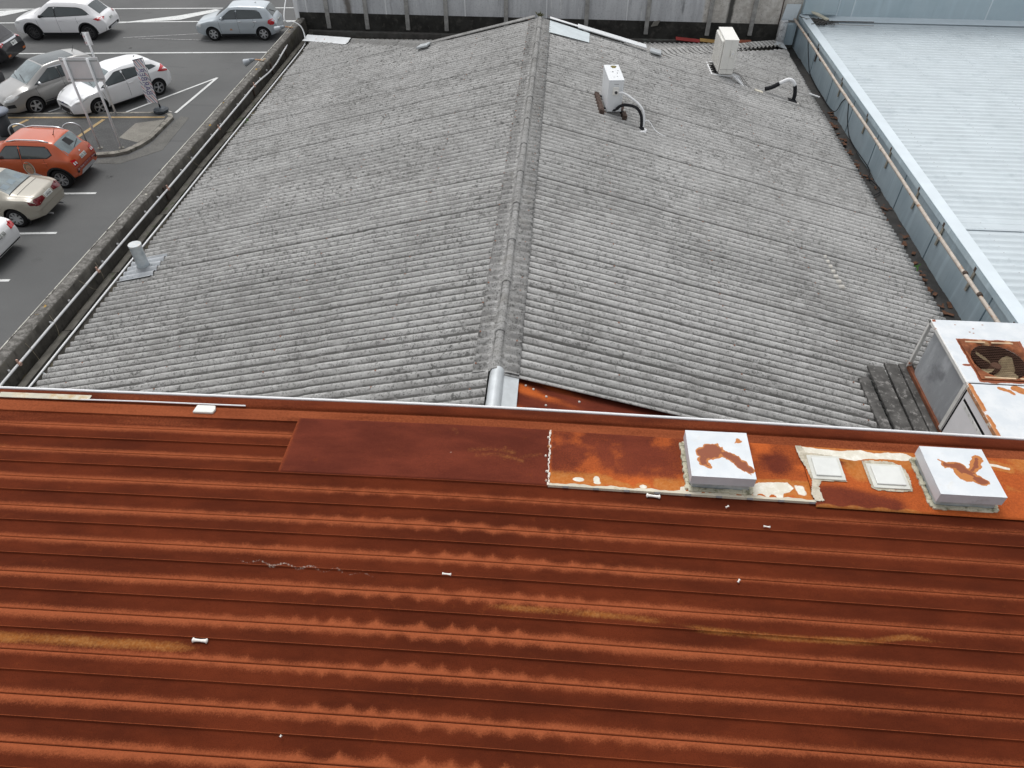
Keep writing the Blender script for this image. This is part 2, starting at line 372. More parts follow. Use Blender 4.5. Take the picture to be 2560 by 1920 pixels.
green_m = plain('weed_green', (.06, .16, .025), .7, 0, .3, .3, 20)
dead_m = plain('dead_grass', (.34, .30, .22), .9, 0, .1, .3, 20)
leaf_m = plain('fallen_leaf', (.10, .05, .03), .8, 0, .2, .35, 9)

# ================================================================== GROUND AND ROAD
TP = math.tan(R(14.3)); RZ = 6.7
def zr(x, y=0): return RZ-TP*abs(x)
g = MB().box(-120, 60, -40, 160, -.3, 0); struct(g.build('ground', asphalt))
def strip(name, a, b, wd, m, z=.004, zt=.006):
    a, b = Vector((*a, z)), Vector((*b, z)); d = (b-a).normalized(); s = Vector((-d.y, d.x, 0))*wd/2
    return struct(MB().prism([a-s, b-s, b+s, a+s], (0, 0, .004)).build(name, m))
strip('road_line', (-45, 39.0), (-12.5, 42.2), .12, paint_w)
strip('road_line', (-45, 36.55), (-12.5, 39.95), .12, paint_w)
strip('road_line', (-45, 32.1), (-12.5, 35.2), .13, paint_w)
struct(MB().prism([(-22.9, 38.62, .009), (-19.7, 39.5, .009), (-18.05, 41.25, .009), (-18.5, 41.42, .009), (-20.1, 40.15, .009)], (0, 0, .003)).build('road_marking', paint_w))
struct(MB().prism([(-33, 38.5, .009), (-29.4, 39.3, .009), (-28.5, 40.4, .009), (-28.9, 40.5, .009), (-30.2, 40.15, .009), (-33, 39.6, .009)], (0, 0, .003)).build('road_marking', paint_w))
strip('road_line', (-21.4, 36.55), (-17.2, 37.6), .08, paint_f); strip('road_line', (-20.6, 36.52), (-16.8, 36.5), .07, paint_f, .009)
strip('parking_line', (-17.13, 27.84), (-14.80, 31.72), .10, paint_w); strip('parking_line', (-15.08, 27.9), (-14.78, 31.75), .12, paint_w, .009)
strip('parking_line', (-20.3, 27.6), (-17.9, 31.5), .10, paint_w); strip('parking_line', (-23.6, 27.4), (-21.2, 31.3), .10, paint_w)
for y0 in (21.25, 18.70, 16.12, 13.55): strip('parking_line', (-21.5, y0-.65), (-15.09, y0), .11, paint_w)
# traffic island with kerb
isl = [(-36, 25.1), (-19.5, 23.55), (-16.4, 23.80), (-15.75, 23.95), (-15.35, 24.2), (-15.08, 24.75), (-14.92, 25.35), (-14.9, 26.6), (-14.9, 27.3), (-15.1, 27.62), (-15.6, 27.74), (-22, 27.1), (-36, 25.9)]
def inset(poly, d):
    out = []; n = len(poly)
    for i in range(n):
        a, b, c = (Vector(poly[(i+k) % n]) for k in (-1, 0, 1))
        n1 = Vector((-(b-a).y, (b-a).x)).normalized(); n2 = Vector((-(c-b).y, (c-b).x)).normalized()
        m = (n1+n2).normalized(); out.append(tuple(b+m*d/max(.4, m.dot(n1))))
    return out
inn = inset(isl, .17)
k = MB(); n = len(isl)
for i in range(n):
    j = (i+1) % n
    k.add([(*isl[i], 0), (*isl[j], 0), (*isl[j], .11), (*isl[i], .11), (*inn[j], .135), (*inn[i], .135), (*inn[j], 0), (*inn[i], 0)],
          [(0, 1, 2, 3), (3, 2, 4, 5), (5, 4, 6, 7)])
struct(k.build('kerb', concrete))
struct(MB().prism([(*p, .0) for p in inset(isl, .172)], (0, 0, .122)).build('pavement', asphalt2))
struct(MB().prism([(-15.10, 27.0, .123), (-16.1, 26.55, .123), (-16.15, 25.25, .123), (-15.25, 24.9, .123), (-15.1, 25.4, .123)], (0, 0, .005)).build('pavement_patch', conc_pale))
strip('road_line', (-30, 25.95), (-15.2, 27.2), .13, paint_y, .124); strip('road_line', (-17.52, 26.8), (-17.75, 25.0), .15, paint_y, .129)
strip('road_line', (-20.5, 26.55), (-21.0, 25.0), .15, paint_y, .129); strip('road_line', (-23.5, 26.3), (-24.0, 24.8), .15, paint_y, .129)
struct(MB().prism([(-15.3, 23.4, .004), (-14.2, 24.6, .004), (-14.35, 27.5, .004), (-14.75, 27.6, .004), (-14.85, 24.9, .004), (-15.2, 24.1, .004), (-16.2, 23.65, .004), (-16.2, 23.35, .004)], (0, 0, .003)).build('gutter_channel', plain('worn_channel', (.13, .128, .12), .9, 0, .2, .15, 2, ((.2, .195, .18, 1), 20, .5, .66))))
struct(MB().box(-14, 46, 45, 46, 0, .12).build('far_kerb', concrete))

# ================================================================== GREY ROOFED BUILDING
WS, PC, AM = 1.011, 1.011/7, .028
hall = thing('corrugated_roof_building', 'low building under the weathered grey corrugated gable roof with a mossy parapet', 'building', (0, 12, 0))
MB().box(-7.44, 7.55, 4.45, 23.35, .01, 4.56).build('wall', concrete, hall)
def hipx(y): return 2.85+(y-18.55)*1.10 if y > 18.55 else 0
HZ = lambda x, y: zr(2.85)-(.2907+(.2487-.2907)*np.clip((x+6.9)/13.9, 0, 1))*(y-18.55)
def cat_grid(name, parts, mats, parent, smooth=True):
    vs = []; fs = []; o = 0
    for X, Y, Z in parts:
        n, m = X.shape; vs.append(np.stack([X, Y, Z], -1).reshape(-1, 3)); i = np.arange(n-1)[:, None]*m+np.arange(m-1)[None]
        fs.append(np.stack([i, i+1, i+m+1, i+m], -1).reshape(-1, 4)+o); o += n*m
    co = np.concatenate(vs).astype(np.float32); q = np.concatenate(fs).astype(np.int32)
    me = bpy.data.meshes.new(name); me.vertices.add(len(co)); me.vertices.foreach_set('co', co.ravel()); me.loops.add(q.size)
    me.loops.foreach_set('vertex_index', q.ravel()); me.polygons.add(len(q)); me.polygons.foreach_set('loop_start', np.arange(0, q.size, 4, dtype=np.int32))
    me.update(calc_edges=True); me.validate(); me.materials.append(mats)
    return link(name, me, parent, smooth)
def wave(a): return AM*(2*((np.cos(a)+1)/2)**.62-1)
def corr(y): return wave(2*np.pi*(y-6.728)/PC+.72*np.pi)
def slope(side, ycut, xeave, mat, seed):
    rnd = random.Random(seed); parts = []
    for kk in range(-2, 17):
        y0 = 6.728+WS*kk; y1 = y0+WS+.03
        if y1 < ycut: continue
        a = max(y0, ycut); ymax = 22.1 if side < 0 else 22.85
        if a > ymax-.1: break
        b = min(y1, ymax); ys = np.linspace(a, b, max(4, int((b-a)/PC*13)))
        xe = xeave+rnd.uniform(-.02, .03); l1 = 2.45+rnd.uniform(-.12, .12); l2 = 4.75+rnd.uniform(-.12, .12)
        lift = .011+rnd.uniform(-.005, .008); dz = rnd.uniform(-.003, .003)
        ts = np.unique(np.concatenate([np.linspace(0, xe, 46), [l1-.004, l1+.004, l2-.004, l2+.004]]))
        xt = np.array([max(.03, hipx(y)+.05) for y in ys]); xt = np.minimum(xt, xe-.02)
        U = xt[:, None]+(np.clip(ts, 0, xe)[None]/xe)*(xe-xt[:, None]); Y = np.repeat(ys[:, None], len(ts), 1)
        seg = np.where(U < l1, U/l1, np.where(U < l2, (U-l1)/(l2-l1), (U-l2)/(xe-l2)))
        Z = RZ-TP*U+corr(Y)+lift*(1-(Y-y0)/WS)+.011*seg+dz+.003*(fbm(U*.8, Y*.8, seed+kk)-.5)
        # eave skirt and near edge skirt give the sheets thickness
        U = np.concatenate([U, U[:, -1:]-.004], 1); Y = np.concatenate([Y, Y[:, -1:]], 1); Z = np.concatenate([Z, Z[:, -1:]-.014], 1)
        U = np.concatenate([U[:1], U], 0); Y = np.concatenate([Y[:1]+.001, Y], 0); Z = np.concatenate([Z[:1]-.007, Z], 0)
        parts.append((U*side, Y, Z))
    return cat_grid('roof_slope', parts, mat, hall)
slope(-1, 4.9, 6.76, asb_l, 3); slope(1, 5.93, 7.10, asb_r, 11)
# hipped end sheets, corrugations running towards the back wall
parts = []
xs = np.arange(-6.85, 6.95, PC/8)
yst = np.array([18.62+max(0, abs(x)-2.85)/1.10 for x in xs]); yen = 22.2+(xs+6.9)/13.9*.6
T_ = np.linspace(0, 1, 14)[None]; X_ = np.repeat(xs[:, None], 14, 1); Y_ = yst[:, None]+(np.maximum(yen, yst+.02)-yst)[:, None]*T_
parts.append((X_, Y_, HZ(X_, Y_)+wave(2*np.pi*X_/PC)))
cat_grid('hip_slope', parts, asb_r, hall)
# gablet end under the barge, upstands under the eaves, valley floors
MB().prism([(-2.9, 18.52, 5.93), (2.9, 18.52, 5.93), (0, 18.52, 6.64)], (0, -.03, 0)).build('gablet_wall', asb_c, hall)
MB().box(-6.62, -6.55, 4.9, 22.2, 4.5, 4.93).build('eave_upstand', dark_m, hall)  # both upstands coloured near black for the shade in the eave gap
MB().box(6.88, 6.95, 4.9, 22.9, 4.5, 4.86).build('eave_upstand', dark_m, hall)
gx = np.linspace(-7.44, -6.6, 10); gy = np.linspace(4.5, 23.4, 260); GX, GY = np.meshgrid(gx, gy)
grid('valley_gutter', GX, GY, 4.63+.035*fbm(GX*6, GY*4, 5)+.015*fbm(GX*20, GY*16, 6), gutter_m, hall)
gx = np.linspace(6.9, 7.60, 10); GX, GY = np.meshgrid(gx, gy)
grid('valley_gutter', GX, GY, 4.60+.05*fbm(GX*5, GY*3, 8)+.02*fbm(GX*20, GY*16, 9), gutter_r, hall)
GX, GY = np.meshgrid(np.linspace(-7.44, 7.6, 40), np.linspace(22.1, 23.6, 10)); grid('back_gutter', GX, GY, 4.585+.03*fbm(GX*5, GY*5, 3), gutter_m, hall)
# parapet with its pale outer edge
gy = np.linspace(4.4, 23.5, 220)
pr = [(-7.64, 0), (-7.64, 5.085), (-7.625, 5.10), (-7.47, 5.10), (-7.44, 5.075), (-7.435, 4.9), (-7.43, 4.55)]
PX = np.array([p[0] for p in pr])[None]+np.zeros((220, 1)); PZ = np.array([p[1] for p in pr])[None]+np.zeros((220, 1)); PY = np.repeat(gy[:, None], len(pr), 1)
PZ[:, 2:5] += .012*(fbm(PY[:, 2:5]*3, PX[:, 2:5]*9, 2)-.5); PX[:, 4:] += .02*(fbm(PY[:, 4:]*2.5, PZ[:, 4:]*5, 4)-.5)
par = grid('parapet', PX, PY, PZ, parapet_m, hall); par.modifiers.new('e', 'EDGE_SPLIT').split_angle = R(50)
MB().box(-7.652, -7.632, 4.4, 23.5, 5.06, 5.108).build('edge_trim', plain('pale_edge', (.5, .49, .44), .8, 0, .2, .3, 3, ((.12, .11, .1, 1), 6, .52, .62)), hall)
yy = 5.0
while yy < 22.6:
    l = random.uniform(1.6, 2.6); MB().obox((-7.27+random.uniform(-.012, .012), yy+l/2, 4.70), (.075, 0, .012), (random.uniform(-.02, .02), l/2-.01, 0), (-.004, 0, .025)).build('gutter_board', moss_board, hall); yy += l
board_m = plain('pale_board', (.20, .19, .165), .9, 0, .2, .25, 4, ((.07, .07, .055, 1), 6, .5, .68)); yy = 7.2
while yy < 21.5:
    l = random.uniform(.8, 2.4); MB().obox((-6.86, yy+l/2, 4.76+random.uniform(-.02, .02)), (.055, 0, .02), (random.uniform(-.02, .02), l/2, random.uniform(-.01, .01)), (-.002, 0, .02)).build('eave_board', board_m, hall); yy += l+random.uniform(.1, 1.3)
for yb in (12.9, 18.35, 19.9, 21.2):
    MB().bar((-7.42, yb, 5.0), (-7.41, yb+.03, 4.7), .05, .03, (1, 0, 0)).build('parapet_strap', rust_dk, hall)
# ridge caps: a roll with corrugated wings, one piece per sheet width
def ridge_cap(y0, y1):
    ys = np.linspace(y0, y1, 42); parts = []
    qs = np.linspace(-1.25, 1.25, 11); rr = np.interp(ys, [y0, y1], [.066, .055])[:, None]
    X = .03+np.sin(qs)[None]*rr; Z = 6.705+np.cos(qs)[None]*rr*1.05+.006*(fbm(ys*6, ys*0, int(y0*7))-.5)[:, None]; Y = np.repeat(ys[:, None], 11, 1)
    X = np.concatenate([X[:1]*.97, X]); Y = np.concatenate([Y[:1]+.001, Y]); Z = np.concatenate([Z[:1]-.02, Z]); parts.append((X, Y, Z))
    us = np.array([.055, .075, .1, .135, .175, .22, .27, .271])
    for sd in (-1, 1):
        U = np.repeat(us[None], len(ys), 0); Y = np.repeat(ys[:, None], len(us), 1); wv = sstep(.06, .15, U)
        Z = RZ-TP*U+.024+corr(Y)*wv*1.05-.012*(1-wv)*0+.03*sstep(.09, .05, U); Z[:, -1] -= .02
        parts.append((.03+U*sd, Y, Z))
    return cat_grid('ridge_cap', parts, asb_c, hall)
y_ = 5.95
for kk in range(13):
    b_ = 6.64+WS*kk
    if b_ > 18.55: b_ = 18.6
    ridge_cap(y_, b_+.02); y_ = b_
    if b_ >= 18.6: break
# silver patched ridge end and the red sheet below it
qs = np.linspace(-1.5, 1.5, 12); ys = np.linspace(4.8, 5.99, 14); QY = np.repeat(ys[:, None], 12, 1)
rr = .078+.010*fbm(QY*7, qs[None]*3, 5)
parts = [(.05+np.sin(qs)[None]*rr, QY, 6.69+np.cos(qs)[None]*rr)]
us = np.linspace(.12, .30, 5); QY2 = np.repeat(ys[:, None], 5, 1); parts.append((us[None]+QY2*0, QY2, 6.715-TP*us[None]+.012*fbm(QY2*8, us[None]*20, 3)))
cat_grid('ridge_patch', parts, silver, hall)
RX, RY = np.meshgrid(np.linspace(.2, 7.0, 140), np.linspace(4.8, 6.05, 26))
st = .5+.5*np.sin(RY*22+fbm(RX*1.2, RY*2, 3)*9+RX*5)
msk = np.stack([np.clip(st*sstep(1.5, .2, RX)*1.1-.05, 0, 1), .25*st*sstep(.9, .2, RX), np.zeros_like(RX)], -1)
grid('under_sheet', RX, RY, RZ-TP*RX-.035, rust_flat, hall, attrs=msk)
for x_, y_2 in ((.38, 5.9), (.47, 5.87), (.62, 5.8), (1.0, 5.84), (1.33, 5.76), (.62, 5.66), (1.75, 5.8)):
    MB().lathe([(.0, .012), (.012, .01), (.016, 0)], (x_, y_2, RZ-TP*x_-.034), 8, cap=False).build('screw_cover', plain('dull_screw', (.5, .46, .42), .7), hall)
MB().obox((-.17, 5.45, 6.60), (.15, 0, .035), (0, .30, 0), (0, 0, .02)).build('dark_hole_slab', dark_m, hall)  # near-black slab painted for the darkness of the hole beside the ridge
# hip caps
def hip_cap(x0, y0, x1, y1, mat, hw, nseg, lift=.04):
    d = Vector((x1-x0, y1-y0, 0)).normalized(); s = Vector((-d.y, d.x, 0)); parts = []
    for kq in range(nseg):
        t0, t1 = kq/nseg, (kq+1)/nseg+.01; ts = np.linspace(t0, t1, 12)
        cs = np.array([-1, -.55, -.22, 0, .22, .55, 1])*hw; prof = np.array([-.085, -.045, .03, .06, .03, -.045, -.085])*hw/.26
        X = x0+(x1-x0)*ts[:, None]+s.x*cs[None]; Y = y0+(y1-y0)*ts[:, None]+s.y*cs[None]
        zc = (RZ-TP*np.abs(x0+(x1-x0)*ts))[:, None]
        parts.append((X, Y, zc+lift+.012*(kq % 2)+prof[None]+.008*fbm(X*5, Y*5, kq)))
    return cat_grid('hip_cap', parts, mat, hall)
hip_cap(-2.75, 18.5, -5.35, 20.75, asb_d, .25, 3); hip_cap(2.85, 18.55, 6.75, 22.6, asb_r, .22, 4, .05)
hc = hip_cap(-5.25, 20.62, -6.98, 22.15, white_rust, .22, 1, .07); hc['label'] = 'white hip flashing with orange rust streaks'
# barge flashings on the gablet
def rpt(x, y, dz): return (x, y, zr(x)+dz)
MB().prism([rpt(.27, 18.55, .055), rpt(1.24, 18.45, .055), rpt(1.22, 17.80, .05), rpt(.27, 17.70, .05)], (0, 0, .006)).build('pale_sheet', plain('translucent_sheet', (.60, .66, .68), .4, 0, .4, .06, 3), hall)
MB().prism([rpt(.27, 18.64, .10), rpt(.95, 18.62, .10), rpt(.95, 18.52, .10), rpt(.27, 18.52, .10)], (0, 0, .012)).build('barge_flashing', conduit_w, hall)
b2 = MB(); b2.prism([rpt(.95, 18.70, .10), rpt(2.65, 18.70, .10), rpt(2.65, 18.48, .09), rpt(.95, 18.48, .09)], (0, 0, .02)); b2.build('barge_flashing', white_rust, hall)
MB().prism([rpt(-.1, 18.66, .07), rpt(-2.8, 18.66, .07), rpt(-2.8, 18.53, .06), rpt(-.1, 18.53, .06)], (0, 0, .02)).build('barge_cap', asb_c, hall)
for x_, y_2 in ((-2.83, 18.42), (2.88, 18.5)):
    MB().obox((x_, y_2, zr(x_)+.085), (.14, 0, -.035*(1 if x_ > 0 else -1)), (.02, .17, -.02), (0, 0, .03)).build('silver_patch', silver, hall, bevel=.02)
MB().prism([rpt(6.75, 22.3, .055), rpt(7.12, 22.3, .055), rpt(7.12, 22.85, .055), rpt(6.75, 22.75, .055)], (0, 0, .01)).build('corner_flashing', silver, hall)
# roofing screws with rust bloom, and the row of cracked pale sheet ends
rnd = random.Random(5); spots = []
for sd, rows in ((-1, (.22, 1.45, 3.0, 4.6, 6.2)), (1, (.22, 1.5, 3.1, 4.8, 6.4))):
    for ur in rows:
        yq = 5.0 if sd < 0 else 6.0
        while yq < 18.3:
            yq += PC*rnd.choice((2, 3, 4)); yc = 6.728+PC*(round((yq-6.728)/PC-.0)+.64-.0)
            spots.append((yc, (sd*ur+rnd.uniform(-.02, .02), yc, zr(ur)+.0285+(.024 if ur < .3 else .010))))
spots.sort(); screw_m = plain('rusty_screw_head', (.30, .15, .10), .8, 0, .2, .5, 15); PROF = [(0, .012), (.009, .009), (.0125, 0)]
sc0 = MB().lathe(PROF, (0, 0, 0), 7, cap=False).build('roof_screw', screw_m, hall); sc0.location = spots[0][1]
for _, p in spots[1:90]:
    o = sc0.copy(); C.objects.link(o); o.location = p
m_ = MB()
for _, p in spots[90:]: m_.lathe(PROF, p, 6, cap=False)
m_.build('far_roof_screws', screw_m, hall)['kind'] = 'stuff'
pend_m = plain('pale_fibre', (.52, .50, .46), .9, 0, .1, .15, 8)
for q in range(7):
    yc = 9.70+PC*q+.02; yc = 6.728+PC*(round((yc-6.728)/PC)+.64)
    MB().lathe([(.046, -.05), (.047, .05)], (5.30-.012*q, yc, zr(5.3)-.002), 12, 'x').build('pale_sheet_end', pend_m, hall)

# ================================================================== RUSTY ROOFED BUILDING
RED0, PR = 4.043, .278
def redz(X): return 7.815-np.where(X < .1, .019, .013)*(np.sqrt((X-.1)**2+.3)-.55)
rusty = thing('rusty_roof_building', 'building in front under the low red rusted ribbed roof with a white gutter lip', 'building', (0, 1, 0))
MB().box(-9, 9.5, -9, 4.2, .01, 7.45).build('wall', plain('painted_block', (.45, .44, .42), .85, 0, .2, .1), rusty)
MB().box(-9.2, 9.8, 4.296, 4.318, 7.60, 7.70).build('gutter', conduit_w, rusty)
lx = np.linspace(-9.2, 9.8, 120); pz = []
for a_ in np.linspace(0, 2*math.pi, 9): pz.append((math.cos(a_)*.013, math.sin(a_)*.013))
LX = np.repeat(lx[:, None], 9, 1); cz = (redz(lx)-.012)[:, None]
grid('gutter_lip', LX, 4.318+np.array([p[0] for p in pz])[None]+LX*0, cz+np.array([p[1] for p in pz])[None], conduit_w, rusty)
xs = np.concatenate([np.linspace(-9.2, -4.7, 60), np.arange(-4.68, 5.1, .0125), np.linspace(5.12, 9.8, 60)])
yl = []   # (y, dz, row distance info)
def yrow():
    rows = [(4.30, -.034), (4.295, -.006), (4.26, 0), (4.22, 0), (4.19, 0)]
    kk = 0
    while True:
        L = RED0-PR*kk; D = L+PR/2
        if kk: pass
        # groove at D then crest D..L, wall at L, pan L..next D
        cre = [D+.004, D, D-.003, D-.006, D-.012, D-.02, D-.03]+[D-.03-(PR/2-.034)*q/11 for q in range(1, 12)]+[L+.0028, L+.001]
        czs = [-.013, -.014, -.026, -.022, -.008, -.004, -.001]+[0]*13
        rows += list(zip(cre, czs)); rows += [(L-.001, -.002), (L-.005, -.0145), (L-.008, -.016)]
        D2 = D-PR; rows += [(L-.008-(L-.008-D2-.006)*q/11, -.016+(.003 if q > 9 else 0)) for q in range(1, 12)]
        kk += 1
        if RED0-PR*kk < .9: break
    yend = rows[-1][0]
    while yend > -9:
        yend -= PR; rows += [(yend+PR-.01, -.02), (yend+PR-.04, 0), (yend+PR/2, 0), (yend+PR/2-.008, -.026), (yend+.01, -.026)]
    return rows
rows = yrow(); ys = np.array([r[0] for r in rows]); dzs = np.array([r[1] for r in rows])
o_ = np.argsort(-ys, kind='stable'); ys, dzs = ys[o_], dzs[o_]
XX, YY = np.meshgrid(xs, ys); ZZ = redz(XX)+dzs[:, None]+.004*(fbm(XX*.9, YY*.9, 3)-.5)
# rust pattern: bright near the side laps D, dark round the rib edges L, scalloped across the crown of the roof
ph = ((RED0+PR/2-YY)/PR); row = np.floor(ph); u = ph-row
crest = u < .5; dist = np.where(crest, u, 1-u)*PR
amp = np.exp(-((XX-(-.15+.25*np.sin(row*1.7)))/(1.25+.25*np.sin(row*2.3)))**2)*sstep(3.9, 3.2, YY)*(.35+.65*sstep(.25, .6, vn(XX*1.4, row*1.9, 61)))
side = np.where(crest, 0, 1)
px_ = XX/.185+1.9*vn(XX*1.9, row*3.1+side*40, 11)+row*.37+side*.45
fr = px_-np.floor(px_); blobs = .75*np.sqrt(np.clip(1-((fr-.5)*2)**2, 0, 1))+.25*(.5-.5*np.cos(2*np.pi*fr)); sz = .45+.55*vn(np.floor(px_)*1.37, row*2+side, 23)
blob = blobs*sz
base_c = .050+.030*(fbm(XX*2.2, row*5, 31)-.5)+.012*np.sin(row*2.1); base_p = .020+.024*(fbm(XX*2.5, row*7, 37)-.4)
wc = base_c*(1-amp)+amp*(.074-.055*blob); wp = base_p*(1-amp)+amp*(.074-.072*blob)
wd = np.where(crest, wc, wp)*(1-.25*sstep(1.2, 2.4, XX))*(1-.35*sstep(2.7, 3.3, YY))
rr_ = np.clip(.5+(wd-dist+.012*(fbm(XX*16, YY*30, 41)-.5))/.095, 0, 1)
rr_ = rr_*(1-.25*sstep(1.6, 3.2, XX)*fbm(XX*3, row*3, 2))
rr_ = np.where(YY > 3.95, np.clip(.20+.5*fbm(XX*1.1, YY*9, 5)-.1+np.where(crest, .2, -.1), 0, 1), rr_)
edge = np.abs(dist-PR/2) < .0035; rr_ = np.where(edge & crest, .66, rr_)  # lighter line along the rib edge: a highlight put into the rust mask
rr_ = np.where(dzs[:, None] < -.0205, .0, rr_)
far_l = sstep(-.8, -1.8, XX)*sstep(2.9, 3.4, YY); rr_ = np.clip(rr_+far_l*.25*(fbm(XX*2, YY*20, 9)-.2), 0, 1)
gg = np.zeros_like(XX); bb = np.zeros_like(XX)
def stain(ch, pts, wid, amt, x0, x1, fade=.15):
    d = linedist(XX, YY, pts); v = amt*sstep(wid, 0, d)*sstep(x0, x0+fade, XX)*sstep(x1, x1-fade, XX)*(.55+.7*fbm(XX*5, YY*16, 3))
    return np.maximum(ch, v)
gg = stain(gg, [(-4.6, 2.03), (-3, 2.03), (-1.42, 2.035)], .08, .95, -4.6, -1.35, .4)
bb = stain(bb, [(-4.6, 2.045), (-3, 2.045), (-1.5, 2.02)], .045, .34, -4.6, -1.38, .4)
wpts = [(-1.55+.04*q, 2.685+.015*math.sin(q*1.35+1)-.0045*q*.5) for q in range(28)]
bb = stain(bb, wpts, .034, .43, -1.7, -.45, .1)
gg = stain(gg, [(.18, 2.44), (.8, 2.44), (1.6, 2.42)], .06, .75, .1, 1.7, .4); bb = stain(bb, [(.2, 2.455), (.6, 2.455)], .03, .30, .12, .75)
gg = stain(gg, [(1.3, 2.43), (1.75, 2.38), (2.2, 2.365), (2.8, 2.38), (3.05, 2.43), (3.4, 2.40)], .05, .8, 1.3, 3.5, .5)
gg = stain(gg, [(-4.6, 3.66), (-3.8, 3.66)], .05, .5, -4.6, -3.6, .3); gg = stain(gg, [(-4.6, 3.10), (-4.0, 3.1)], .05, .45, -4.7, -3.7, .3)
for (sx, sy) in ((.3, 3.05), (.32, 2.35), (.34, 2.28), (.95, 2.62), (-1.9, 2.62), (.33, 2.07), (-.35, 1.52), (-.3, 1.56), (-1.75, 2.6), (2.9, 1.95), (.95, 1.9), (-2.55, 3.1), (-2.7, 3.62)):
    bb = np.maximum(bb, .40*sstep(.035, .0, np.hypot(XX-sx, (YY-sy)*1.2))*(fbm(XX*50, YY*50, 2)+.3))
roof_r = grid('roof_sheeting', XX, YY, ZZ, rust, rusty, attrs=np.stack([rr_, gg, bb], -1), smooth=False)

def flat_sheet(name, x0, x1, y0, y1, fn, lift=.006, mat=None, curl=0):
    X, Y = np.meshgrid(np.linspace(x0, x1, int((x1-x0)/.009)), np.linspace(y0, y1, int((y1-y0)/.009)))
    Z = redz(X)+lift+.004*(fbm(X*2.2, Y*3, 8)-.5); m = fn(X, Y); 
    Z[0] -= .012; Z[-1] -= .006; Z[:, 0] -= .006; Z[:, -1] -= .006
    return grid(name, X, Y, Z, mat or rust_flat, rusty, attrs=m, smooth=False)
def f1(X, Y):
    r = .20*fbm(X*1.6, Y*3, 4)-.06+.3*sstep(-1.42, -1.47, X)
    yel = np.zeros_like(X)
    for pts, a in (([(.02, 3.80), (.2, 3.83), (.38, 3.80)], .75), ([(.08, 3.75), (.25, 3.77), (.45, 3.72)], .75), ([(.3, 3.86), (.33, 3.75), (.28, 3.68)], .6), ([(.45, 3.76), (.60, 3.80)], .6), ([(-.15, 4.03), (-.10, 3.98)], .6)):
        yel = np.maximum(yel, a*sstep(.05, .005, linedist(X, Y, pts))*(.35+.9*fbm(X*9, Y*20, 6)))
    wh = .5*sstep(.05, .0, np.hypot(X+.13, (Y-3.765)*1.3))*(.3+fbm(X*40, Y*40, 3))
    for sx, sy in ((-1.0, 3.95), (-.6, 3.74), (-.5, 3.63), (-1.2, 3.98), (.35, 3.6), (-.25, 3.65)): wh = np.maximum(wh, .33*sstep(.03, .0, np.hypot(X-sx, Y-sy))*(.3+fbm(X*50, Y*50, 3)))
    return np.stack([r, yel*.75, wh*.8], -1)
c_ = flat_sheet('cover_sheet', -1.47, .662, 3.488, 4.075, f1, .010); c_['label'] = 'plain dark maroon cover sheet'
def f2(X, Y):
    low = sstep(3.70, 3.52, Y)
    r = .30*fbm(X*2, Y*3, 14)+low*(.45+.5*fbm(X*4, Y*3, 5))+.35*sstep(.45, .7, fbm(X*5, Y*6, 71))+.5*sstep(.70, .66, X)+.25*sstep(1.5, 1.7, X)*fbm(X*3, Y*4, 2)
    yel = low*1.4*sstep(.30, .55, fbm(X*3.6+3, Y*5, 21))
    wh = np.zeros_like(X)
    for (sx, sy, a, b) in ((.90, 3.565, .045, .022), (1.04, 3.575, .025, .035), (1.045, 3.545, .03, .015), (1.40, 3.535, .03, .018)):
        dd = np.hypot((X-sx)/a, (Y-sy)/b); wh = np.maximum(wh, sstep(1.5, .5, dd)*.9); yel = np.maximum(yel, sstep(2.8, 1.3, dd)*.9)
    # bare pale paint by the vent box and along the near edge
    P = [(1.69, 3.555), (2.25, 3.61), (2.30, 3.645), (2.53, 3.665), (2.565, 3.61), (2.53, 3.575), (2.48, 3.56), (2.46, 3.505), (1.69, 3.505)]
    d = polydist(X+.02*(fbm(X*14, Y*14, 3)-.5), Y+.016*(fbm(X*18, Y*18, 4)-.5), P); wh = np.maximum(wh, sstep(-.012, .008, d)); yel = np.maximum(yel, sstep(-.06, -.01, d))
    P2 = [(2.575, 3.64), (2.64, 3.635), (2.66, 3.57), (2.64, 3.55), (2.60, 3.56)]
    d = polydist(X+.03*(fbm(X*14, Y*14, 3)-.5), Y, P2); wh = np.maximum(wh, sstep(-.03, .015, d)*.8); yel = np.maximum(yel, sstep(2.50, 2.6, X)*sstep(3.72, 3.66, Y))
    for sx, w_ in ((1.75, .03), (1.86, .012), (1.91, .015), (2.13, .02), (2.22, .022), (2.30, .035), (2.39, .03)):
        k_ = sstep(1.1, .8, np.hypot((X-sx)/w_, (Y-3.51)/.03)); wh = wh*(1-k_); yel = yel*(1-k_*.6); r = np.maximum(r, k_)
    dk = sstep(.16, .05, np.hypot((X-2.47)*.9, Y-3.86)); r = r*(1-.6*dk)+.25*sstep(2.25, 2.35, X)*(1-dk)
    return np.stack([np.clip(r, 0, 1), yel*1.35, wh], -1)
c_ = flat_sheet('cover_sheet', .664, 2.70, 3.488, 4.07, f2, .007); c_['label'] = 'rusted cover sheet with bare cream paint near the vent box'
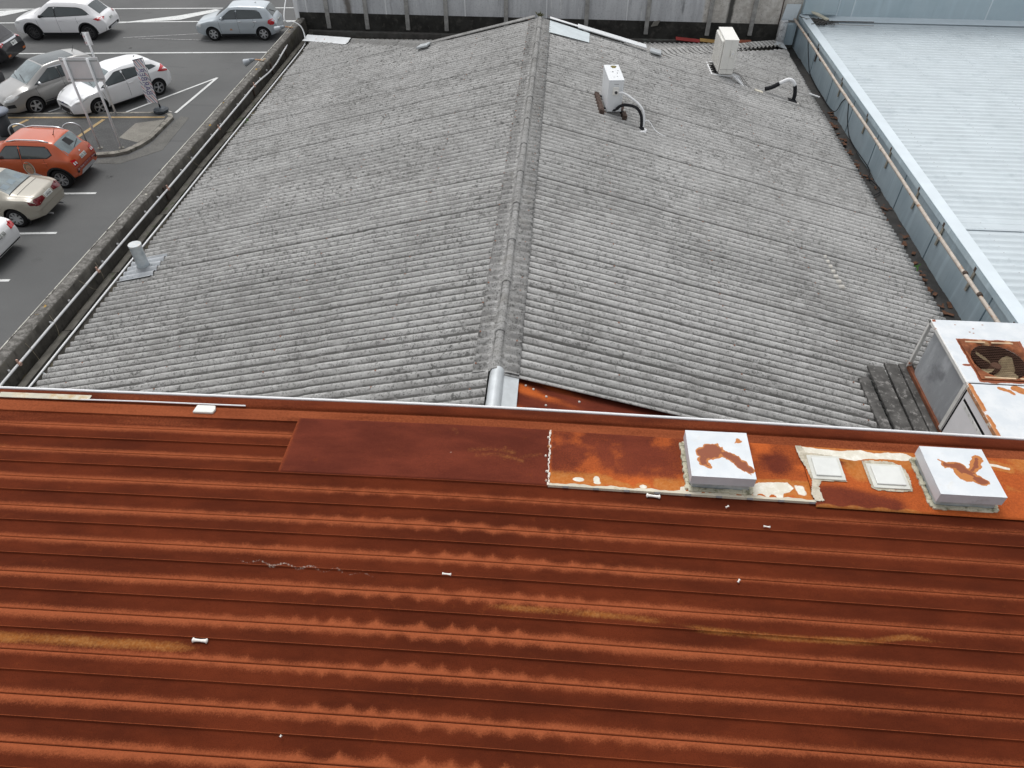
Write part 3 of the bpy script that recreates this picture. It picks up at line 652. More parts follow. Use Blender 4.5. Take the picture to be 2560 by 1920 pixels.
def f3(X, Y):
    r = .50+.35*fbm(X*3, Y*5, 24); dk = sstep(3.66, 3.56, Y+.05*np.sin(X*6))*sstep(3.45, 3.3, X); r = r*(1-.8*dk)
    yel = np.zeros_like(X); wh = np.zeros_like(X); w1 = .02*(fbm(X*12, Y*12, 3)-.5); w2 = .03*(fbm(X*10, Y*10, 5)-.5)
    P = [(2.70, 4.06), (2.80, 4.04), (3.05, 4.03), (3.2, 4.055), (3.30, 4.03), (3.40, 4.04), (3.55, 4.05), (3.62, 4.0), (3.50, 3.97), (3.36, 3.98), (3.20, 3.965), (3.12, 3.935), (3.04, 3.95), (2.95, 3.965), (2.78, 3.99), (2.70, 3.98)]
    d = polydist(X+w1, Y+w2, P); wh = sstep(-.012, .008, d); yel = sstep(-.05, -.01, d)
    d = polydist(X+w1, Y+w2, [(4.02, 3.99), (4.12, 4.0), (4.26, 3.985), (4.34, 3.955), (4.33, 3.94), (4.22, 3.965), (4.05, 3.97)]); wh = np.maximum(wh, sstep(-.015, .01, d)); yel = np.maximum(yel, sstep(-.07, -.01, d))
    yel = np.maximum(yel, sstep(.16, .04, np.hypot((X-3.12)*1.0, (Y-3.85)*.8))*.95); yel = np.maximum(yel, sstep(.10, .02, np.hypot(X-3.52, Y-3.93))); yel = np.maximum(yel, .9*sstep(.45, .62, fbm(X*4, Y*5, 83))*sstep(3.66, 3.8, Y))
    yel = np.maximum(yel, .8*sstep(4.2, 4.5, X)*sstep(3.8, 3.98, Y)); yel = np.maximum(yel, sstep(3.485, 3.462, Y+.01*np.sin(X*31))*.7*sstep(3.7, 3.4, X))
    rd = sstep(.10, .03, np.hypot((X-3.05)*.8, Y-3.93)); r = np.maximum(r*(1-rd*.5), .15)
    return np.stack([np.clip(r, 0, 1), yel*1.35, wh], -1)
c_ = flat_sheet('cover_sheet', 2.702, 5.6, 3.452, 4.065, f3, .011); c_['label'] = 'rusted cover sheet with two patch plates'
# sealed seams: cream flashing along the near edge, seam between sheets, blotchy seal beside the patch plates
m_ = MB(); xx_ = np.linspace(.664, 2.71, 60)
vs_ = []; 
for x_ in xx_:
    zz = float(redz(np.array(x_))); e = .006*math.sin(x_*23)+.004*math.sin(x_*61)
    vs_ += [(x_, 3.512+e, zz+.012), (x_, 3.487, zz+.013), (x_, 3.482, zz-.022), (x_, 3.470, zz-.026)]
m_.add(vs_, [(4*i+j, 4*i+4+j, 4*i+5+j, 4*i+1+j) for i in range(59) for j in range(3)])
m_.build('seam_flashing', plain('cream_sealant', (.60, .55, .44), .8, 0, .3, .12, 5, ((.38, .33, .22, 1), 8, .55, .7)), rusty)
tab_m = plain('grey_tab', (.24, .24, .25), .7)
for i in range(9):
    x_ = .80+.235*i; MB().obox((x_, 3.484, float(redz(np.array(x_)))+.004), (.022, 0, 0), (0, .004, .006), (0, -.003, .006)).build('seam_tab', tab_m, rusty)
m_ = MB(); 
for i in range(24): m_.obox((.664+random.uniform(-.006, .006), 3.50+.024*i, float(redz(np.array(.66)))+.014), (random.uniform(.003, .009), 0, 0), (0, .014, 0), (0, 0, .004))
for yq in (3.53, 3.62, 3.78, 3.88, 3.98): m_.lathe([(0, .014), (.007, .012), (.010, 0)], (.645+random.uniform(-.01, .01), yq, float(redz(np.array(.66)))+.012), 8, cap=False)
m_.build('seam_bead', plain('white_bead', (.75, .68, .6), .7, 0, .3, .15, 12, ((.4, .16, .06, 1), 12, .5, .62)), rusty)
sp = [(2.66, 4.06), (2.72, 4.06), (2.74, 3.99), (2.99, 3.965), (3.0, 3.70), (2.80, 3.695), (2.765, 3.64), (2.775, 3.5), (2.70, 3.485), (2.685, 3.56), (2.72, 3.70), (2.70, 3.82), (2.675, 3.93)]
X, Y = np.meshgrid(np.linspace(2.62, 3.04, 70), np.linspace(3.47, 4.08, 100)); d = polydist(X, Y, sp)+.012*(fbm(X*30, Y*30, 5)-.5)
Zs = redz(X)+np.where(d > 0, .019, .004)+.003*fbm(X*40, Y*40, 2)
msk = np.stack([.5+0*X, np.zeros_like(X), np.clip(sstep(-.004, .006, d)*(.35+.65*fbm(X*8, Y*8, 9)+.2), 0, 1)], -1)
t_ = NT('smeared_sealant'); q_ = t_.attr('mask'); c0 = t_.mix(t_.ss(t_.noise(14, 6, .7), .35, .65), (.36, .32, .24, 1), (.58, .53, .43, 1)); c0 = t_.mix(t_.ss(t_.noise(7, 5, .7), .56, .66), c0, (.20, .06, .03, 1)); t_.bump(t_.noise(40, 4), .4, .006)
smear = t_.fin(c0, .8, 0, .2)
def clip_grid(name, X, Y, Z, keep, mat, parent):
    n, m = X.shape; idx = -np.ones(n*m, int); i = (np.arange(n-1)[:, None]*m+np.arange(m-1)[None]); q = np.stack([i, i+1, i+m+1, i+m], -1).reshape(-1, 4)
    kf = keep.ravel()[q].all(1); q = q[kf]; used = np.unique(q); idx[used] = np.arange(len(used)); co = np.stack([X, Y, Z], -1).reshape(-1, 3)[used]
    return MB().add(co.tolist(), idx[q].tolist()).build(name, mat, parent, smooth=True)
clip_grid('sealant', X, Y, redz(X)+.017+.004*fbm(X*40, Y*40, 2), d > 0, smear, rusty)
for (x0, x1, y0, y1, sk_) in ((2.735, 2.99, 3.71, 3.955, .0), (3.19, 3.47, 3.66, 3.905, .01)):
    xc, yc = (x0+x1)/2, (y0+y1)/2; zc = float(redz(np.array(xc)))
    if sk_:
        X, Y = np.meshgrid(np.linspace(x0-.06, x1+.06, 60), np.linspace(y0-.06, y1+.06, 60))
        d = polydist(X, Y, [(x0-.025, y0+.0), (x0-.02, y1+.04), (x1-.05, y1+.045), (x1+.035, y1-.03), (x1+.02, y0-.02), (x0+.02, y0-.025)])+.02*(fbm(X*16, Y*16, 4)-.5)
        clip_grid('sealant', X, Y, redz(X)+.016+.003*fbm(X*40, Y*40, 2), d > 0, smear, rusty)
    MB().obox((xc, yc, zc+.023), ((x1-x0)/2, 0, 0), (0, (y1-y0)/2, 0), (0, 0, .004)).build('patch_plate', plain('dull_white_plate', (.60, .60, .55), .6, 0, .4, .08, 8), rusty, bevel=.01)
    MB().obox((xc, yc, zc+.033), ((x1-x0)/2-.028, 0, 0), (0, (y1-y0)/2-.03, 0), (0, 0, .007)).build('raised_plate', plain('white_plate', (.66, .67, .64), .5, 0, .4, .05, 8), rusty, bevel=.006)
# vent boxes: lid, curb, sealant bead
def vent_box(x0, x1, y0, y1, rust_shapes, label):
    xc, yc = (x0+x1)/2, (y0+y1)/2; zb = float(redz(np.array(xc)))+.01
    t = thing('roof_vent_box', label, 'vent box', (xc, yc, zb), group='capped vent boxes on the rusty roof')
    MB().box(x0+.02, x1-.02, y0+.02, y1-.02, zb-.02, zb+.11).build('curb', galv, t, bevel=.006)
    lidm = plain('lid_paint', (.62, .67, .71), .45, .1, .4, .06, 6, ((.5, .53, .55, 1), 7, .55, .7))
    m = MB(); z0, z1 = zb+.075, zb+.165
    m.add([(x0, y0, z0), (x1, y0, z0), (x1, y1, z0), (x0, y1, z0), (x0, y0, z1), (x1, y0, z1), (x1, y1, z1), (x0, y1, z1)], [(0, 1, 5, 4), (1, 2, 6, 5), (2, 3, 7, 6), (3, 0, 4, 7)])
    lid = m.build('lid', lidm, t)
    X, Y = np.meshgrid(np.linspace(x0-.001, x1+.001, 90), np.linspace(y0-.001, y1+.001, 90)); core = np.zeros_like(X); halo = np.zeros_like(X)
    for pts, wd, cw in rust_shapes:
        P = [(x0+(x1-x0)*a, y0+(y1-y0)*b) for a, b in pts]; d = linedist(X, Y, P)+.07*(fbm(X*17, Y*17, 4)-.5); halo = np.maximum(halo, sstep(wd+.012, wd-.006, d)); core = np.maximum(core, sstep(wd*cw+.02, wd*cw-.02, d))
    top = grid('lid_top', X, Y, z1+.0015+.006*(fbm(X*3, Y*3, 4)-.5), patina, t, attrs=np.stack([core, halo, halo*0], -1))
    m = MB()
    for a, b in (((x0, y0), (x1, y0)), ((x1, y0), (x1, y1)), ((x1, y1), (x0, y1)), ((x0, y1), (x0, y0))):
        n_ = 14
        for i in range(n_):
            p = Vector((*a, 0)).lerp(Vector((*b, 0)), (i+.5)/n_); p.z = float(redz(np.array(p.x)))+.012
            d = (Vector((*b, 0))-Vector((*a, 0))).normalized(); s = Vector((-d.y, d.x, 0)); e = random.uniform(.014, .026)
            m.obox(p, d*(Vector((*b, 0))-Vector((*a, 0))).length/n_/1.9, s*e, (0, 0, random.uniform(.008, .016)))
    m.build('sealant_bead', sealant, t, bevel=.004)
    return t
vent_box(1.745, 2.228, 3.535, 4.005, [([(.20, .30), (.26, .56), (.42, .66), (.52, .52), (.70, .44), (.86, .22), (.93, .17)], .034, .75), ([(.26, .50), (.46, .56)], .065, .8), ([(.20, .30), (.30, .22)], .022, .2), ([(.84, .80), (.88, .80)], .016, -.9)],
         'square capped vent box with a boomerang shaped rust patch on its lid')
vent_box(3.582, 4.062, 3.512, 3.986, [([(.30, .62), (.50, .58), (.60, .46), (.74, .30)], .040, .7), ([(.62, .50), (.78, .62), (.84, .78)], .030, .1), ([(.42, .60), (.50, .40), (.60, .40)], .042, .2), ([(.26, .68), (.2, .72)], .006, -.9)],
         'square capped vent box with a star shaped rust patch on its lid')
# pale strip, white rod and block near the gutter
MB().obox((-3.8, 4.215, float(redz(np.array(-3.8)))+.006), (.42, 0, .008), (0, .030, 0), (0, 0, .003)).build('pale_strip', plain('stained_cream', (.55, .52, .42), .7, 0, .3, .15, 6, ((.5, .36, .2, 1), 7, .5, .68)), rusty)

# ================================================================== PALE BLUE BUILDING (right)
blue = thing('metal_clad_building', 'building on the right under the pale blue ribbed steel roof with blue grey side wall', 'building', (12, 13, 0))
MB().box(7.625, 30, 1.5, 23.45, .01, 5.30).build('wall', concrete, blue)
MB().box(7.60, 7.622, 1.5, 23.5, 4.58, 5.47).build('fascia', blue_fascia, blue)
for yq in (9.65, 11.95, 13.75, 15.6, 17.45, 19.3, 21.2):
    MB().box(7.592, 7.600, yq, yq+.025, 4.58, 5.44).build('fascia_joint', plain('dark_joint', (.16, .22, .26), .6, 0, .3, .1), blue)
m_ = MB(); m_.prism([(7.575, 1.5, 5.545), (7.80, 1.5, 5.555), (7.80, 1.5, 5.565), (7.565, 1.5, 5.557)], (0, 22, 0)); m_.build('capping', blue_cap, blue)
MB().box(7.565, 7.578, 1.5, 23.5, 5.44, 5.546).build('capping_drop', blue_fascia, blue)
MB().box(7.78, 7.80, 1.5, 23.5, 5.40, 5.55).build('capping_upstand', blue_cap, blue)
PB = .195
yl = []; zl_ = []
yq = 2.0
while yq < 23.4:
    for a_, z_ in ((0, 0), (.070, 0), (.094, .023), (.148, .023), (.172, 0)):
        yl.append(yq+a_); zl_.append(z_)
    yq += PB
xs_ = np.concatenate([[7.84, 7.841], np.linspace(7.9, 30, 40)]); XX, YY = np.meshgrid(xs_, np.array(yl)); ZZ = 5.455+np.array(zl_)[:, None]+.010*(fbm(XX*.7, YY*.9, 5)-.5)+XX*0
ZZ[:, 0] -= .04
grid('roof_sheeting', XX, YY, ZZ, pale_roof, blue, smooth=False)
for y0, y1 in ((11.62, 12.1),):
    X, Y = np.meshgrid(np.linspace(7.86, 30, 60), np.linspace(y0, y1, 12)); grid('flat_sheet', X, Y, 5.4755+.004*(fbm(X*1.1, Y*3, 2)-.5), pale_roof, blue)
cl = plain('grey_closure', (.40, .42, .43), .8, 0, .2, .3, 20)
m_ = MB(); yq = 2.0
for i in range(109):
    y_2 = 2.0+PB*i+.119
    if y_2 < 23.3 and not any(a_-.05 < y_2 < b_+.05 for a_, b_ in ((11.62, 12.1),)): m_.box(7.832, 7.838, y_2-.022, y_2+.022, 5.456, 5.48)
m_.build('rib_closures', cl, blue)['kind'] = 'stuff'
m_ = MB(); rnd = random.Random(2)
for i in range(109):
    for xq in (8.25, 9.7, 11.2, 12.7, 14.2):
        y_2 = 2.0+PB*i+.121
        if y_2 < 23.2: m_.box(xq-.008, xq+.008, y_2-.008, y_2+.008, 5.466, 5.480)
m_.build('roof_fixings', cl, blue)['kind'] = 'stuff'
MB().box(7.62, 30, 23.5, 24.2, 5.3, 9.0).build('rear_wall', blue_wall, blue)
for xq in (8.62, 9.05, 12.9, 17.2): MB().box(xq, xq+.035, 23.485, 23.50, 5.46, 9.0).build('wall_seam', blue_cap, blue)
MB().box(7.62, 8.58, 23.36, 23.485, 5.60, 5.66).build('wall_flashing', blue_wall, blue); MB().box(7.62, 8.58, 23.40, 23.485, 5.66, 9.0).build('wall_box', blue_wall, blue)
MB().prism([(7.88, 23.1, 5.489), (30, 23.1, 5.489), (30, 23.5, 5.52), (7.88, 23.5, 5.52)], (0, 0, .008)).build('apron', blue_cap, blue)
# cream rusty pipe on brackets
pipe = thing('wall_pipe', 'long cream pipe with rust stains running along the blue grey wall', 'pipe', (7.48, 12, 5.36))
pth = [(7.46, 23.55, 5.42)]+[(7.475+.01*math.sin(q*.9), 23.3-q*.95, 5.40-.004*q) for q in range(23)]
MB().tube(pth, .033, 10).build('pipe', rusty_pipe, pipe, smooth=True)
for yq in (21.05, 18.6, 16.45, 14.75, 13.05, 11.75, 10.35, 8.9, 7.2):
    m_ = MB(); m_.bar((7.585, yq, 5.50), (7.585, yq, 5.28), .06, .026, (1, 0, 0)); m_.bar((7.585, yq, 5.28), (7.575, yq-.01, 5.06), .06, .02, (1, 0, 0))
    b_ = m_.build('bracket', bracket_m if yq < 20 else rust_dk, pipe, bevel=.004)
    MB().box(7.560, 7.598, yq-.03, yq+.03, 5.44, 5.515).build('bracket_head', rust_dk, b_)
for yq in (20.3, 15.0, 10.4, 9.8):
    MB().lathe([(.037, -.035), (.039, 0), (.037, .035)], (7.476, yq, 5.36), 12, 'y').build('coupling', rusty_pipe if yq > 14 and yq < 16 else rust_dk, pipe, smooth=True)
tag(MB().tube(spline([(7.588, 22.3, 5.40), (7.585, 21.6, 4.9), (7.57, 20.9, 4.68), (7.55, 18.6, 4.70), (7.585, 18.2, 5.1), (7.585, 17.9, 5.3), (7.585, 17.5, 4.9), (7.57, 16.9, 4.68), (7.55, 15.4, 4.72), (7.45, 15.0, 4.70), (7.55, 14.5, 4.68), (7.3, 14.2, 4.68)]), .010, 6).build('loose_cable', black_foam, smooth=True), 'thin black cable hanging loose against the blue grey wall', 'cable')

# ================================================================== CONCRETE BUILDING BEHIND
back = thing('stained_concrete_building', 'tall stained concrete building behind the grey roof with grey battens over a tarred band', 'building', (0, 26, 0))
MB().box(-7.66, 7.62, 23.6, 32, 5.235, 9.2).build('cladding', farwall_m, back)
MB().box(-7.66, 7.62, 23.57, 32, .01, 5.234).build('tar_band', tarband_m, back)
MB().box(-7.40, 7.55, 23.40, 23.57, 4.60, 4.74).build('plinth', plain('grimy_plinth', (.10, .095, .088), .9, 0, .2, .25, 4, ((.14, .15, .135, 1), 3, .5, .68)), back)
for xq, zq in ((-6.73, 4.80), (-5.51, 4.80), (-4.23, 4.81), (-3.02, 4.81), (-1.17, 4.82), (1.28, 4.84), (3.12, 4.87), (4.97, 4.88), (6.25, 4.91)):
    MB().obox((xq, 23.545, (zq+9.2)/2), (.062, 0, 0), (0, .022, 0), (0, 0, (9.2-zq)/2)).build('batten', batten_m, back, bevel=.004)
for xq in (-7.37, -4.88, -2.43, .06, 2.49): MB().box(xq-.018, xq+.018, 23.59, 23.598, 5.225, 9.2).build('white_joint', conduit_w, back)
MB().prism([(-7.72, 23.52, 4.9), (-7.60, 23.52, 4.9), (-7.60, 23.52, 9.2), (-7.72, 23.52, 9.2)], (0, -.05, 0)).build('corner_strip', conduit_w, back)
MB().obox((7.05, 23.585, 7.2), (.012, 0, 0), (0, .012, 0), (0, 0, 2)).build('crack_strip', rust_dk, back)
MB().obox((3.38, 23.55, 5.18), (.10, 0, .02), (0, .02, 0), (.03, 0, .07)).build('peeling_render', conc_pale, back)
# foil duct and flashing plate in the corner
t = thing('foil_duct', 'downpipe wrapped in crumpled silver foil in the corner by the blue wall', 'duct', (7.15, 23.3, 4.85))
X, Zg = np.meshgrid(np.linspace(7.02, 7.24, 12), np.linspace(4.78, 5.42, 40)); Yg = 23.28-.05*np.sqrt(np.clip(1-((X-7.13)/.115)**2, 0, 1))+.03*(fbm(X*14, Zg*11, 3)-.5)
m_ = grid('foil_wrap', X, Yg, Zg, foil, t, smooth=False); MB().box(7.02, 7.24, 23.27, 23.40, 4.78, 5.41).build('duct_body', foil, t)
MB().box(7.26, 7.52, 23.30, 23.5, 4.75, 5.32).build('side_box', blue_fascia, t)
tag(MB().obox((7.32, 23.52, 5.60), (.21, 0, 0), (0, .012, .0), (.03, 0, .22)).build('flashing_plate', blue_cap, bevel=.004), 'pale metal flashing plate screwed to the wall above the foil duct', 'plate')
tag(MB().obox((4.40, 23.36, 4.80), (.37, 0, -.03), (0, .05, .03), (0, -.006, .01)).build('painted_strip', red_strip), 'bright red painted metal strip lying at the foot of the concrete wall', 'strip', 'painted strips by the wall')
tag(MB().obox((5.0, 23.36, 4.785), (.24, 0, -.02), (0, .05, .03), (0, -.006, .01)).build('painted_strip', yel_strip), 'yellow painted metal strip lying beside the red one', 'strip', 'painted strips by the wall')
tag(MB().obox((5.85, 23.37, 4.79), (.45, 0, .0), (0, .04, .03), (0, -.006, .01)).build('painted_strip', plain('brick_red_strip', (.33, .10, .055), .6, 0, .3, .2, 4)), 'dull brick red metal strip half hidden behind the tall cream unit', 'strip', 'painted strips by the wall')
tag(MB().obox((8.06, 23.22, 5.62), (.19, -.26, -.04), (.055, .04, 0), (0, 0, .018)).build('plank', plain('pale_plank', (.62, .59, .47), .7, 0, .3, .12, 5), bevel=.004), 'short pale plank leaning in the top corner of the pale blue roof', 'plank')
m_ = MB(); rnd = random.Random(3)
for q in range(60):
    a_ = rnd.uniform(0, 6.3); l = rnd.uniform(.05, .25); c_ = (8.05+rnd.gauss(0, .16), 22.95+rnd.gauss(0, .13), 5.51+rnd.uniform(0, .05))
    m_.obox(c_, (math.cos(a_)*l, math.sin(a_)*l, rnd.uniform(-.02, .02)), (-math.sin(a_)*.012, math.cos(a_)*.012, 0), (0, 0, .008))
o = m_.build('debris', wood_dk); o['kind'] = 'stuff'
tag(MB().tube([(8.2, 23.0, 5.53), (9.6, 23.02, 5.53)], .012, 6).build('iron_rod', rust_dk), 'thin dark rod lying on the far edge of the pale blue roof', 'rod', 'rods on the pale blue roof')
tag(MB().tube([(8.2, 22.72, 5.53), (9.5, 22.68, 5.53)], .009, 6).build('iron_rod', cable_gr), 'thinner grey rod lying nearer than the dark rod', 'rod', 'rods on the pale blue roof')

# ================================================================== CONDUITS AND LAMPS ON THE PARAPET
cd = thing('conduit_pipe', 'white conduit fixed along the inner face of the mossy parapet with pink joints', 'conduit', (-7.40, 13, 4.9), group='white conduits beside the parapet')
pts = [(-7.40, 4.6, 4.90)]
for yq, zq in ((6, 4.90), (9, 4.905), (12, 4.90), (14.5, 4.90), (16.2, 4.91), (17.6, 4.92), (18.5, 4.93), (19.0, 4.90), (19.7, 4.845), (20.3, 4.855), (20.8, 4.91), (21.2, 4.955)): pts.append((-7.40, yq, zq))
MB().tube(spline(pts, 5), .021, 10).build('conduit', conduit_w, cd, smooth=True)
MB().tube([(-7.40, 21.2, 4.955), (-7.395, 21.42, 4.985)], [.024, .006], 8).build('conduit_end', conduit_w, cd)
for yq, zq in ((7.57, 4.90), (10.03, 4.903), (13.0, 4.90), (15.9, 4.908), (18.45, 4.93)):
    j = MB().lathe([(.0, -.012), (.030, -.012), (.036, 0), (.030, .03), (.0, .03)], (-7.395, yq, zq), 12, 'x').build('joint_box', pink_cap, cd); MB().box(-7.41, -7.385, yq-.012, yq+.012, zq+.025, zq+.085).build('joint_tab', pink_cap, j)
for q in range(26):
    yq = 6.2+q*.58
    if q % 3: MB().box(-7.43, -7.40, yq, yq+.02, 4.915, 4.955).build('clip', conduit_w, cd)
c2 = thing('conduit_pipe', 'white conduit running along the gutter edge and curling over the parapet end', 'conduit', (-6.98, 13, 4.85), group='white conduits beside the parapet')
pts = [(-7.04, 4.6, 4.81), (-7.04, 8, 4.82), (-7.045, 12, 4.815), (-7.04, 16, 4.82), (-7.04, 19, 4.82), (-7.04, 21.6, 4.83), (-7.04, 22.0, 4.95), (-7.15, 22.2, 5.22), (-7.38, 22.25, 5.36), (-7.6, 22.3, 5.34), (-7.68, 22.4, 5.5), (-7.70, 23.3, 6.1)]
MB().tube(spline(pts, 6), .018, 10).build('conduit', conduit_w, c2, smooth=True)
for yq in (7.5, 10.5, 14, 17, 20): MB().bar((-7.04, yq, 4.81), (-6.93, yq, 4.74), .02, .01).build('clip', galv, c2)
for yq, nm in ((19.75, 'nearer white floodlight hung off the outside of the mossy parapet'), (22.5, 'farther white floodlight hung off the outside of the mossy parapet')):
    t = thing('floodlight', nm, 'lamp', (-7.64, yq, 5.1), group='floodlights on the parapet')
    MB().bar((-7.52, yq, 5.12), (-7.80, yq, 5.14), .05, .02).build('arm', plain('rusted_arm', (.38, .20, .10), .8, 0, .2, .3, 12, ((.6, .55, .45, 1), 12, .5, .6)), t)
    MB().tube([(-7.76, yq, 5.14), (-7.82, yq, 5.13), (-7.90, yq, 5.11)], [.025, .042, .055], 12).build('housing', plain('grey_housing', (.25, .28, .31), .5, 0, .4, .1), t, smooth=True)
    MB().tube([(-7.86, yq, 5.115), (-7.93, yq, 5.09), (-8.06, yq, 5.04)], [.045, .065, .10], 14, cap=False).build('shade', plain('lamp_shade_grey', (.42, .45, .48), .5, .2, .4, .1), t, smooth=True)
    MB().lathe([(.0, 0), (.098, 0)], (-8.055, yq, 5.045), 14, 'x', cap=False).build('lens', plain('lamp_glass', (.75, .78, .8), .15, 0, .5, .02), t)

# ================================================================== FLUE ON THE LEFT ROOF SLOPE
fl = thing('flue_pipe', 'capped galvanised flue standing on a lead flashing near the left eave', 'flue', (-6.42, 9.9, zr(6.42)))
U, Yg = np.meshgrid(np.linspace(6.14, 6.79, 12), np.linspace(9.56, 10.26, 60))
Zg = RZ-TP*U+.036+corr(Yg)*.95+.02*np.exp(-((U-6.42)**2+(Yg-9.9)**2)/.02)
grid('flashing', -U, Yg, Zg, lead_g, fl)
z0 = zr(6.42)
MB().lathe([(.16, z0+.02), (.115, z0+.06), (.108, z0+.10)], (-6.42, 9.9, 0), 24, cap=False).build('collar', lead_g, fl, smooth=True)
MB().lathe([(.10, z0), (.10, z0+.50)], (-6.42, 9.9, 0), 28).build('pipe', galv, fl, smooth=True).modifiers.new('e', 'EDGE_SPLIT')
MB().lathe([(.103, z0+.485), (.106, z0+.485), (.106, z0+.522), (.0, z0+.528)], (-6.42, 9.9, 0), 28, cap=False).build('cap', plain('dull_cap', (.52, .55, .56), .55, .2, .4, .1, 9, ((.62, .58, .52, 1), 12, .5, .66)), fl)

# ================================================================== HEAT PUMP UNITS ON THE RIGHT SLOPE
u1 = thing('heat_pump_unit', 'small white heat pump with yellow lichen on top, on dark timber bearers', 'heat pump', (1.63, 14.45, zr(1.63)), R(6), group='heat pump units on the grey roof')
def L1(m, name, mat, parent=u1, **k): return m.build(name, mat, parent, local=True, **k)
h0, h1 = .085, .69
L1(MB().box(-.145, .145, -.40, .40, h0, h1), 'casing', ac_white, bevel=.012)
L1(MB().box(.146, .150, -.37, .37, h0+.03, h1-.05), 'fin_coil', ac_blue)
for q in range(14): pass
L1(MB().box(-.150, .152, -.405, .405, h1-.005, h1+.014), 'top_panel', ac_white, bevel=.006)
for (x_, y_2, r_) in ((.03, .28, .075), (-.02, .02, .018), (.09, .07, .014), (.06, -.05, .014), (.04, -.22, .010), (-.03, -.25, .010)):
    P = [(r_*math.cos(a_)*(1+.25*math.sin(3*a_+r_*90))*.7+x_, r_*math.sin(a_)*(1+.2*math.cos(2*a_))*1.1+y_2, h1+.0145) for a_ in np.linspace(0, 6.283, 17)[:-1]]
    L1(MB().prism(P, (0, 0, .003)), 'lichen_patch', lichen_m if r_ > .05 else black_foam)
L1(MB().box(-.06, .06, -.435, -.40, .42, .58), 'valve_cover', ac_cream, bevel=.015)
sw = L1(MB().box(-.045, .045, -.455, -.43, .44, .53), 'isolator', ac_cream, bevel=.012)
o = MB().lathe([(.025, -.475), (.028, -.455)], (0, 0, .485), 14, 'y').build('isolator_knob', plain('dark_knob', (.05, .05, .055), .4), sw, local=True)
L1(MB().box(-.04, .05, -.402, -.399, .615, .63), 'badge', plain('grey_badge', (.4, .4, .42), .5))
for sx in (-.24, .22): L1(MB().obox((sx, -.02, .05-TP*sx), (.045, 0, -.01), (0, .46, 0), (.008, 0, .045)), 'timber_bearer', wood_brn, bevel=.006)
for sy in (-.3, .3): L1(MB().obox((0, sy, .085), (.22, 0, -.05), (0, .02, 0), (0, 0, .012)), 'foot_bar', black_foam)
for sx, sy in ((-.24, -.36), (.22, -.36)): L1(MB().lathe([(.0, .125), (.022, .12), (.022, .09)], (sx, sy, 0), 8), 'white_bolt', bone_m)
def wp1(p): return p
hp = [(-.03+.03, -.405, .13), (.03, -.46, .16), (.10, -.50, .24), (.22, -.52, .27), (.40, -.58, .24), (.50, -.64, .12), (.52, -.70, -.04), (.52, -.72, -.13)]
L1(MB().tube(spline(hp, 6), [.012]*7+[.028]*(len(spline(hp, 6))-7), 10), 'insulated_hose', black_foam, smooth=True)
hp = [(.05, -.445, .48), (.14, -.47, .48), (.26, -.5, .42), (.42, -.56, .32), (.53, -.63, .20), (.565, -.68, .02), (.555, -.71, -.10)]
L1(MB().tube(spline(hp, 6), .022, 10), 'white_conduit', conduit_w, smooth=True)
L1(MB().lathe([(.055, -.20), (.055, -.10), (.03, -.085)], (.525, -.725, 0), 16), 'hose_socket', black_foam, smooth=True)
L1(MB().lathe([(.125, -.175), (.10, -.135), (.055, -.13)], (.53, -.725, 0), 18, cap=False), 'socket_flashing', conduit_w)
hp = [(.55, -.70, -.02), (.60, -.69, .03), (.68, -.72, .0), (.78, -.80, -.12), (.92, -.88, -.185), (.98, -.88, -.205)]
L1(MB().tube(spline(hp, 6), .009, 8), 'thin_cable', conduit_w, smooth=True)
for q in range(8): L1(MB().tube([(-.03+.008*q, -.405, .10+.015*(q % 3)), (.02+.01*q, -.45, .16)], .006, 6), 'pipe_tail', black_foam)

u2 = thing('heat_pump_unit', 'tall cream heat pump on a white metal frame near the back wall', 'heat pump', (4.60, 18.70, zr(4.6)), R(1.5), group='heat pump units on the grey roof')
def L2(m, name, mat, parent=u2, **k): return m.build(name, mat, parent, local=True, **k)
L2(MB().box(-.165, .165, -.47, .47, .12, .92), 'casing', ac_cream, bevel=.016)
L2(MB().box(-.168, .168, -.473, .473, .905, .925), 'top_panel', plain('bright_cream', (.84, .83, .79), .4, 0, .4, .02), bevel=.008)
L2(MB().box(-.215, -.166, -.42, .43, .16, .88), 'fan_grille', ac_cream, bevel=.03)
for z_ in np.linspace(.2, .84, 17): L2(MB().box(-.222, -.214, -.40, .41, z_, z_+.012), 'grille_bar', plain('grille_shadow', (.45, .44, .41), .6))
L2(MB().box(.02, .10, -.51, -.47, .52, .68), 'isolator', ac_cream, bevel=.012)
L2(MB().box(.035, .085, -.525, -.508, .60, .635), 'isolator_switch', conduit_w, bevel=.006)
L2(MB().box(-.166, .166, -.473, -.469, .235, .240), 'panel_joint', cable_gr); L2(MB().box(.0, .004, -.473, -.469, .14, .90), 'panel_joint', plain('light_joint', (.6, .59, .55), .6))
fr = conduit_w
for sy in (-.42, .42): L2(MB().bar((-.33, sy, .10), (.36, sy, .06), .04, .03), 'frame_rail', fr)
L2(MB().bar((-.33, -.45, .10), (-.33, .45, .10), .04, .04), 'frame_rail', fr); L2(MB().box(-.30, -.18, -.40, .40, .085, .10), 'foot_shadow_strip', dark_m)  # near-black strip added for the shadow at the unit's left foot
L2(MB().bar((.17, -.44, .11), (.46, -.62, -.10), .03, .03), 'frame_leg', fr); L2(MB().bar((.26, -.40, .08), (.48, -.64, -.13), .025, .025), 'frame_leg', fr)
